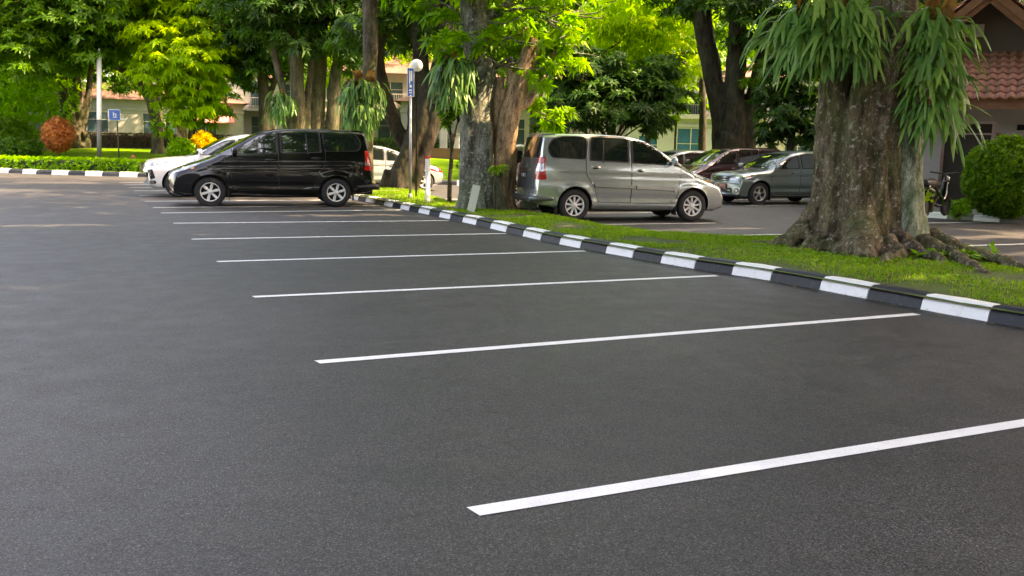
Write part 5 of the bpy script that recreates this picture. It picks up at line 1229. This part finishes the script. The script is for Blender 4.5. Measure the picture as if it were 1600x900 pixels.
def house(name,label,c,rz,wd,dp,h,wall,wins,roofh=1.6,roofm=None,eave=.5,pane=None,balc=(),floors=None,cat_='house',flat=False,awn=()):
    root=empty(name,c,rz); tag(root,label,cat_)
    bm=bmesh.new(); box(bm,-wd/2,wd/2,0,dp,-.5,h); 
    for z in (floors or ()): box(bm,-wd/2-.06,wd/2+.06,-.08,0.0-.002,z-.1,z+.08)
    box(bm,-wd/2-.03,wd/2+.03,-.05,-.003,-.3,.35)
    link('wall',bmmesh(bm),wall,root)
    for (x,z,w_,h_,nx) in wins:
        bm=bmesh.new(); t=.06
        box(bm,x-w_/2-t,x+w_/2+t,-.06,.0-.004,z+h_,z+h_+t); box(bm,x-w_/2-t-.05,x+w_/2+t+.05,-.12,-.004,z-t,z)
        for k in range(nx+1):
            xx=x-w_/2+w_*k/nx; box(bm,xx-t/2,xx+t/2,-.05,-.005,z,z+h_)
        box(bm,x-w_/2,x+w_/2,-.045,-.006,z+h_*.62,z+h_*.62+.04)
        f=link('window',bmmesh(bm),M_FRAME,root); bm=bmesh.new(); box(bm,x-w_/2,x+w_/2,-.02,-.008,z,z+h_); link('pane',bmmesh(bm),pane or M_WIN,f)
    for (x,z,w_,d_) in balc:
        bm=bmesh.new(); box(bm,x-w_/2,x+w_/2,-d_,-.01,z-.14,z); 
        for k in range(int(w_/.16)+1): box(bm,x-w_/2+k*.16,x-w_/2+k*.16+.025,-d_,-d_+.025,z,z+.9)
        box(bm,x-w_/2,x+w_/2,-d_-.01,-d_+.035,z+.9,z+.96); link('balcony',bmmesh(bm),M_FRAME,root)
    for (x,z,w_,d_,mm) in awn:
        bm=bmesh.new(); vs=[(x-w_/2,-.01,z+.5),(x+w_/2,-.01,z+.5),(x+w_/2,-d_,z),(x-w_/2,-d_,z),(x-w_/2,-.01,z+.42),(x+w_/2,-.01,z+.42),(x+w_/2,-d_,z-.08),(x-w_/2,-d_,z-.08)]
        vv_=[bm.verts.new(v) for v in vs]
        for q in ((0,1,2,3),(4,7,6,5),(0,4,5,1),(1,5,6,2),(2,6,7,3),(3,7,4,0)): bm.faces.new([vv_[i] for i in q])
        link('canopy',bmmesh(bm),mm,root)
    bm=bmesh.new()
    if flat: box(bm,-wd/2-.25,wd/2+.25,-.35,dp+.25,h+.002,h+.28)
    else:
        e=eave; b=[(-wd/2-e,-e,h+.002),(wd/2+e,-e,h+.002),(wd/2+e,dp+e,h+.002),(-wd/2-e,dp+e,h+.002)]; k=min(wd,dp)/2
        t=[(-wd/2+k,dp/2,h+roofh),(wd/2-k,dp/2,h+roofh)] if wd>dp else [(0,k,h+roofh),(0,dp-k,h+roofh)]
        vb=[bm.verts.new(v) for v in b]; vt=[bm.verts.new(v) for v in t]
        if wd>dp: fs=((0,1,'b','a'),(1,2,'b'),(2,3,'a','b'),(3,0,'a'))
        else: fs=((0,1,'a'),(1,2,'b','a'),(2,3,'b'),(3,0,'a','b'))
        for q in fs: bm.faces.new([vb[i] if isinstance(i,int) else vt['ab'.index(i)] for i in q])
        bm.faces.new(vb[::-1])
    link('roof',bmmesh(bm),(M_FRAME if flat else M_FARROOF),root); return root
def facing(px,D,z=None):
    p=X(px,230,D); p.z=gz(p) if z is None else z; return p, -math.atan2(p.x,p.y)
PINK=mat('pink_awning',(.70,.22,.20),.7); BLUEA=mat('blue_awning',(.12,.32,.6),.6)
c,rz=facing(385,80); house('white_house','two-storey white house with red roof behind the dark forked tree',c,rz,15,9,6.2,WALLW,[(-2.2,3.6,2.3,1.7,2),(1.2,3.6,1.6,2.0,2),(3.2,3.6,1.6,1.6,2),(5.6,3.9,1.5,1.7,1),(-2.2,.9,2.6,1.8,3),(1.2,.5,1.5,2.2,2),(-5.6,3.6,1.8,1.5,2),(-5.6,.9,1.8,1.5,2)],1.8,balc=((-1.0,3.3,5.4,1.1),),floors=(3.1,),awn=((-1.6,2.6,1.4,1.0,BLUEA),(-5.5,2.6,3.2,1.2,M_FARROOF)))
c,rz=facing(225,76); house('long_house','long low pale house behind the hedge and the forked tree',c,rz,15,8,3.6,WALLG,[(-5.8,1.1,1.5,1.5,2),(-3.2,1.1,1.5,1.5,2),(1.2,.9,2.4,1.7,3),(4.6,.9,1.6,1.7,2)],1.5,floors=(2.9,),awn=((5.2,2.1,3.0,1.2,PINK),))
c,rz=facing(40,84); house('grey_house','shaded grey building behind the garden at far left',c,rz,16,8,4.2,WALLG,[(-4,1.2,1.6,1.6,2),(0,1.2,1.6,1.6,2),(4,1.2,1.6,1.6,2)],1.4)
c,rz=facing(610,66); house('arched_house','peach and white house seen left of the leaning tree',c,rz,14,9,5.6,WALLP,[(-3.6,.8,1.8,1.8,2),(0,.8,1.8,1.8,2),(-3.6,3.6,1.8,1.4,2),(0,3.6,1.8,1.4,2),(3.6,3.6,1.8,1.4,2)],1.8,floors=(2.9,),balc=((-1,3.2,5.5,1),))
c,rz=facing(505,72); house('pale_house','pale house behind the two clumps of pale trunks',c,rz,8,8,5.4,WALLW,[(-2.2,.9,1.6,1.6,2),(1.6,.9,1.6,1.6,2),(-2.2,3.6,1.6,1.4,2),(1.6,3.6,1.6,1.4,2)],1.6,floors=(2.8,))
c,rz=facing(745,60); house('low_house','low dark-windowed house with white pillars behind the brown garden wall',c,rz,10,7,3.4,WALLG,[(-2.8,.7,1.9,1.7,3),(2.2,.7,1.9,1.7,3)],1.6,floors=(2.8,))
c,rz=facing(870,70); house('peach_house','peach house mostly hidden behind the dense dark tree',c,rz,14,9,5.8,WALLP,[(-3.6,.8,1.8,1.8,2),(0,.8,1.8,1.8,2),(-3.6,3.6,1.8,1.4,2),(0,3.6,1.8,1.4,2),(3.6,3.6,1.8,1.4,2)],1.8,floors=(2.9,))
c,rz=facing(1085,58,.1); house('blue_window_house','cream house with a tall blue window behind the parked cars',c,rz,8.5,8,3.5,WALLC,[(-.25,.4,1.7,2.5,2),(2.6,.9,1.5,1.7,2),(-2.9,.9,1.2,1.5,1)],1.0,pane=M_WINB,flat=True,floors=(3.1,))
c,rz=facing(1040,68,.1); house('white_block','white upper-storey house rising behind the cream blue-windowed one',c,rz,11,8,7.0,WALLW,[(-2.8,4.2,2.0,1.5,2),(1.4,4.2,2.0,1.5,2),(4.2,4.2,1.3,1.5,1)],1.6,floors=(3.4,),balc=((0,3.9,5,1),),roofm=M_ROOF)
c,rz=facing(1205,60,.1); house('balcony_house','white balconied house right of the three-limb tree',c,rz,8.5,8,6.2,WALLW,[(-1.9,.8,1.6,1.8,2),(1.6,.8,1.6,1.8,2),(-1.9,3.7,1.6,1.5,2),(1.6,3.7,1.6,1.5,2)],1.6,floors=(3.0,),balc=((0,3.3,5,1),))
# brown garden wall and white pillars beyond the lawn
a_=X(640,240,53); b_=X(830,240,50)
def gwall(name,label,a,b,z0,h,th,m):
    a=Vector((a.x,a.y,z0)); d=Vector((b.x-a.x,b.y-a.y,0)); rz=math.atan2(d.y,d.x); bm=bmesh.new(); L=d.length; k=int(L/.6)
    box(bm,0,L,0,th,-.4,h); box(bm,-.02,L+.02,-.03,th+.03,h+.002,h+.07,1)
    o=link(name,bmmesh(bm),[m,M_FRAME if False else m]); o.location=a; o.rotation_euler=(0,0,rz); tag(o,label,'wall'); return o
gwall('garden_wall','low brown garden wall beyond the lawn, right of the leaning tree',a_,b_,gz(a_)-.1,.55,.25,BRICK)
for px,lb,hh in ((693,'white gate pillar just left of the sapling, on the brown wall',2.1),(712,'shorter white gate pillar right of the sapling',1.4)):
    q=X(px,240,54); q.z=gz(q)-.1; bm=bmesh.new(); box(bm,-.22,.22,-.2,.2,0,hh,bev=.02); box(bm,-.28,.28,-.26,.26,hh+.002,hh+.12,bev=.02); box(bm,-.15,.15,-.225,-.203,.35,hh-.3)
    o=link('gate_pillar',bmmesh(bm),WALLC); o.location=q; o.rotation_euler=(0,0,-.45); tag(o,lb,'pillar')
q=X(59,228,60); q.z=gz(q)-.1; bm=bmesh.new(); box(bm,-.35,.35,-.3,.3,0,2.3,bev=.02); box(bm,.45,.9,-.2,.2,0,2.2,bev=.02); o=link('garden_pillar',bmmesh(bm),WALLG); o.location=q; tag(o,'grey concrete pillar in the shade behind the red topiary','pillar')

# ---- tiled house at the right edge
HO=Vector((20.3,16.9,0)); ES=Vector((.60,-.80,0)).normalized(); EN=Vector((-ES.y*-1,0,0)); EN=Vector((-.80,-.60,0))
HM=Matrix((( ES.x,-EN.x,0,HO.x),(ES.y,-EN.y,0,HO.y),(0,0,1,0),(0,0,0,1)))   # local x along the front, local y inwards
house_root=bpy.data.objects.new('tiled_house',None); COL.objects.link(house_root); house_root.matrix_world=HM; tag(house_root,'cream house with red clay tiles and a brown gable at the right edge','house')
def HP(nm,f,m,parent=None):
    bm=bmesh.new(); f(bm); return link(nm,bmmesh(bm),m,parent or house_root)
def tiles(bm, x0,x1,y0,z0,y1,z1, cw=.24, rl=.34):
    "courses of S-curved pan tiles laid from the eave (y0,z0) up to (y1,z1)"
    sl=Vector((0,y1-y0,z1-z0)); n=int(sl.length/rl); sl.normalize(); nr=Vector((0,-sl.z,sl.y)); nr=nr if nr.z>0 else -nr
    nc=int((x1-x0)/cw); 
    for r in range(n+1):
        for c_ in range(nc):
            j=Vector((0,0,random.uniform(-.004,.004))); cols=[]
            lift=random.uniform(0,.008); sh=random.uniform(-.012,.012)
            for k in range(6):
                t=k/5; xx=x0+(c_+(r%2)*.5*0+t)*cw+.002; hgt=.034*math.sin(t*2*math.pi)+.012
                a=Vector((xx,y0,z0))+sl*(r*rl-.04+sh)+nr*(hgt+.045+lift); b=Vector((xx,y0,z0))+sl*(r*rl+rl+.03)+nr*(hgt+.004)
                cols.append((bm.verts.new(a),bm.verts.new(b),bm.verts.new(a-nr*.022)))
            for A,B_ in zip(cols,cols[1:]):
                f=bm.faces.new((A[0],B_[0],B_[1],A[1])); f.smooth=True; f=bm.faces.new((A[2],B_[2],B_[0],A[0]))
EZ=3.14     # eave
HP('wall',lambda bm:(box(bm,-2.2,-.35,2.0,2.2,0,3.2),box(bm,-.35,.95,2.0,2.2,2.55,3.2),box(bm,.95,10,2.0,2.2,0,3.2),box(bm,-2.2,10,2.2,10,0,.1),box(bm,-2.1,10,6,6.2,0,3),box(bm,-2.4,-2.2,2.0,10,0,3.2)),WALLC)
HP('porch_floor',lambda bm:box(bm,-2.3,10,-.6,1.99,-.1,.14,bev=.02),plaster('porch_concrete',(.30,.31,.28)))
for x in (-.85,4.8): HP('porch_post',lambda bm:box(bm,x-.13,x+.13,.35,.6,.142,2.75),WALLW)
HP('fascia',lambda bm:(box(bm,-2.6,10,-.02,.03,EZ-.34,EZ-.06),box(bm,-2.6,10,.03,2.0,EZ-.16,EZ-.12),box(bm,-2.6,-2.55,.031,2,EZ-.3,EZ-.17)),M_FASCIA)
HP('lower_roof',lambda bm:(tiles(bm,-2.64,10,-.22,EZ-.10,2.0,EZ+1.25)),M_ROOF)
# door, windows
def hwin(x,z,w_,h_,nx):
    f=HP('window',lambda bm:(box(bm,x-w_/2-.05,x+w_/2+.05,1.95,1.997,z+h_,z+h_+.06),box(bm,x-w_/2-.08,x+w_/2+.08,1.9,1.997,z-.06,z),[box(bm,x-w_/2+w_*k/nx-.03,x-w_/2+w_*k/nx+.03,1.95,1.997,z,z+h_) for k in range(nx+1)]),WALLC)
    bm=bmesh.new(); box(bm,x-w_/2,x+w_/2,1.975,1.99,z,z+h_); link('pane',bmmesh(bm),M_WIN if False else M_DARKIN,f)
hwin(1.95,1.0,1.35,.95,2); hwin(4.2,.9,1.4,1.1,2); hwin(1.7,2.32,.5,.16,1)
HP('door',lambda bm:(box(bm,-.28,.88,2.35,2.40,.12,2.2),box(bm,-.28,.88,2.3,2.38,2.25,2.5)),mat('dark_door',(.03,.022,.016),.5))
HP('house_number',lambda bm:box(bm,.99,1.12,1.98,1.997,2.1,2.25),M_FASCIA)
# gable
GX=.55; GZ0=EZ+1.28; GZ1=5.95; GH=2.1
def gable(bm):
    vs=[bm.verts.new(v) for v in ((GX-GH,2.0,GZ0-.9),(GX+GH,2.0,GZ0-.9),(GX+GH,2.0,GZ0-.25),(GX,2.0,GZ1-.15),(GX-GH,2.0,GZ0-.25))]; bm.faces.new(vs)
HP('gable_wall',gable,plaster('dark_gable',(.10,.085,.07)))
def barge(bm):
    for s in (1,-1):
        a=Vector((GX,1.1,GZ1+.1)); b=Vector((GX+s*(GH+.45),1.1,GZ0-.55)); d=(b-a).normalized(); n_=Vector((-d.z,0,d.x)); n_=n_ if n_.z<0 else -n_
        for (o0,o1,y0,y1) in ((0,.20,1.05,1.10),(.04,.34,1.12,1.16)):
            q=[a+n_*o0,b+n_*o0,b+n_*o1,a+n_*o1]; v0=[bm.verts.new(Vector((p.x,y0,p.z))) for p in q]; v1=[bm.verts.new(Vector((p.x,y1,p.z))) for p in q]
            bm.faces.new(v0); bm.faces.new(v1[::-1])
            for i in range(4): bm.faces.new((v0[i],v0[(i+1)%4],v1[(i+1)%4],v1[i]))
        # soffit under the overhang
        q=[Vector((a.x,1.16,a.z-.10)),Vector((b.x,1.16,b.z-.10)),Vector((b.x,1.99,b.z-.10)),Vector((a.x,1.99,a.z-.10))]; bm.faces.new([bm.verts.new(p) for p in q])
HP('barge_board',barge,M_FASCIA)
def gtiles(bm):
    for s in (1,-1):
        sub=bmesh.new(); tiles(sub,1.0,9.0,0,0,-2.9,2.9*(GZ1-GZ0+.65)/(GH+.45)*1.0)
        run=GH+.55; rise=GZ1+.16-(GZ0-.62)
        sub.free(); sub=bmesh.new(); tiles(sub,0,8.0,0,0,run,rise)
        for v in sub.verts:
            x,y,z=v.co; v.co=Vector((GX+s*(run-y),1.02+x,GZ0-.62+z))
        me_=bpy.data.meshes.new('t'); sub.to_mesh(me_); sub.free(); bm.from_mesh(me_)
HP('gable_roof',gtiles,M_ROOF)
HP('main_roof',lambda bm:tiles(bm,GX+2.2,11,2.6,GZ0-.3,6.6,GZ0+2.6),M_ROOF)
HP('vent_panel',lambda bm:box(bm,GX-.62,GX-.1,1.93,1.98,GZ0+.42,GZ0+.75),WALLW)
# kerb, porch things
bm=bmesh.new()
ka=Vector((19.42,16.85)); kb_=Vector((20.9,12.9))
o=kerb('kerb',[ka.lerp(kb_,t/12) for t in range(13)],list(np.arange(0,4.2,.62)),mats=(KW,kerbpaint('grimy_kerb',(.16,.15,.12),(.10,.10,.08))),first=0,side=-1,h=.15); tag(o,'grimy pale kerb before the tiled house','kerb',kind='structure')
fv=[(19.44,16.86,.11),(20.95,12.92,.11),(23,12,.11),(26,14,.12),(24.5,19,.12),(20.5,19.5,.12)]
o=link('soil_bed',pymesh(fv,[tuple(range(6))]),plaster('soil',(.10,.085,.05))); tag(o,kind='structure')
# dark motor scooter under the porch
sc_=Vector((X(1462,320,23.6).x,X(1462,320,23.6).y,.145))
root=empty('motor_scooter',sc_,math.radians(20)); tag(root,'black motor scooter in the shade of the porch beside the huge fig trunk','scooter')
for nm,xx in (('wheel',-.62),('wheel',.62)):
    bm=bmesh.new(); lathe(bm,[(.16,-.04),(.22,-.05),(.26,0),(.22,.05),(.16,.04)],24,axis='y',M=Matrix.Translation((xx,0,.26)),closed=True); lathe(bm,[(.15,-.02),(.15,.02)],20,axis='y',M=Matrix.Translation((xx,0,.26))); link(nm,bmmesh(bm),M_TYRE,root)
bm=bmesh.new(); tube(bm,[Vector((-.75,0,.72)),Vector((-.45,0,.62)),Vector((-.1,0,.45)),Vector((.2,0,.34)),Vector((.4,0,.5)),Vector((.5,0,.85))],[.10,.17,.16,.12,.13,.09],12,5); link('body',bmmesh(bm),PAINT_BLACK,root,True)
bm=bmesh.new(); tube(bm,[Vector((-.8,0,.82)),Vector((-.4,0,.80)),Vector((-.02,0,.76))],[.08,.13,.10],12,5); link('seat',bmmesh(bm),M_BLACK,root,True)
bm=bmesh.new(); tube(bm,[Vector((.62,0,.26)),Vector((.5,0,.8)),Vector((.44,0,1.02))],[.03,.03,.03],8,3); tube(bm,[Vector((.34,-.33,1.06)),Vector((.44,0,1.02)),Vector((.34,.33,1.06))],[.02,.02,.02],8,4); link('handlebar',bmmesh(bm),M_BLACK,root,True)
bm=bmesh.new(); bmesh.ops.create_uvsphere(bm,u_segments=12,v_segments=8,radius=.08,matrix=Matrix.Translation((.56,0,.9))); link('headlight',bmmesh(bm),M_LAMP,root,True)

# ------------------------------------------------------------------ grass, weeds, fallen leaves
def blades(n, sample, h, wd, lean=.5):
    P=sample(n); n=len(P); a=RNG.uniform(0,2*math.pi,n); d=np.stack([np.cos(a)*lean,np.sin(a)*lean,np.ones(n)],1)*1.0; d[:,:2]*=RNG.uniform(.2,1.6,n)[:,None]; d=norm(d)
    s=norm(np.cross(d,unit(n))); return leafquads(P,d,s,h*RNG.uniform(.5,1.3,n),wd*RNG.uniform(.7,1.3,n),.15,.15)
def isl_sample(ymin,ymax,thin=1.0):
    def f(n):
        out=[]
        while len(out)<n:
            y=random.uniform(ymin,ymax); x=random.uniform(6.5,14.5)
            if not inside(x,y,ISLT): continue
            if near_dist(x,y)<.26: continue
            if noise.noise(Vector((x*1.1,y*1.1,5)))<-.16+random.uniform(-.2,.2) : continue
            if (x-10.7)**2+(y-10.5)**2<1.0: continue
            out.append((x,y,isl_z(x,y)-.005))
        return np.array(out)
    return f
ISLT=[tuple(p) for p in ISL]
bag=Bag()
for (n,y0,y1,h,wd) in ((24000,4,12,.065,.008),(20000,11,20,.07,.011),(9000,19,29.6,.08,.016)):
    V,F=blades(n,isl_sample(y0,y1),h,wd); bag.add(V,F,np.repeat(np.clip(RNG.normal(.55,.2,n),0,1),5))
o=bag.link('grass',L_GRASS); tag(o,kind='stuff')
bag=Bag()
def weeds(n,y0,y1,L,f=None):
    P=isl_sample(y0,y1)(n*2)
    if f is not None: P=P[[f(p) for p in P]]
    P=P[:n]; P[:,2]+=.03; m_=len(P); ax=norm(np.array([[0,0,1.]])+unit(m_)*.35); V,F,T=rosettes(P,ax,5,L,.45,.5+RNG.normal(0,.15,m_),.15,.5); bag.add(V,F,T)
weeds(900,4,12,.055); weeds(500,11,29,.07)
P=np.array([(10.9+random.gauss(0,.35),8.9+random.gauss(0,.35),.24) for _ in range(70)]); V,F,T=rosettes(P,norm(np.array([[0,0,1.]])+unit(70)*.5),6,.15,.36,.6+RNG.normal(0,.15,70),.3,.5); bag.add(V,F,T)
P=np.array([(9.3+random.gauss(0,.6),9.3+random.gauss(0,.5),.2) for _ in range(160)]); V,F,T=rosettes(P,norm(np.array([[0,0,1.]])+unit(160)*.5),5,.07,.5,.6+RNG.normal(0,.15,160),.3,.5); bag.add(V,F,T)
o=bag.link('ground_cover',L_WEED); tag(o,kind='stuff')
# fallen leaves: in the grass and along the foot of the kerb
P=[]
for _ in range(420):
    q=random.choice(nearc[6:]); P.append((q.x-abs(random.gauss(0,.10))-.01,q.y+random.uniform(-.3,.3),.010))
PI_=isl_sample(4,28)(260); PI_[:,2]+=.05; P=np.concatenate([np.array(P),PI_, np.array([(random.uniform(-4,6),random.uniform(5,30),.012) for _ in range(22)])])
n=len(P); a=RNG.uniform(0,2*math.pi,n); d=np.stack([np.cos(a),np.sin(a),RNG.uniform(0,.15,n)],1); s=np.stack([-np.sin(a),np.cos(a),np.zeros(n)],1)
V,F=leafquads(P,d,s,RNG.uniform(.02,.055,n),RNG.uniform(.012,.028,n),.1,0); o=link('fallen_leaves',npmesh(V,F,np.repeat(RNG.random(n),5)),leafmat('fallen_leaf',(.16,.09,.03),(.38,.26,.06),(.5,.42,.1),.1,.7)); tag(o,kind='stuff')
# tall fringe on the lawn edge
Pn=[]
for _ in range(9000):
    x=random.uniform(-10,16); q=off(x,abs(random.gauss(0,1))*.5+.22); Pn.append((q.x,q.y,lawn_z(q.x,q.y)-.01))
Pn=np.array(Pn); n=len(Pn); dd=norm(np.array([[0,0,1.]])+unit(n)*.35); V,F=leafquads(Pn,dd,norm(np.cross(dd,unit(n))),.11,.03,.1,.1)
o=link('grass',npmesh(V,F,np.repeat(np.clip(RNG.normal(.6,.2,n),0,1),5)),L_GRASS); tag(o,kind='stuff')
for o in list(bpy.data.objects):
    if o.name.startswith('work'): bpy.data.objects.remove(o)
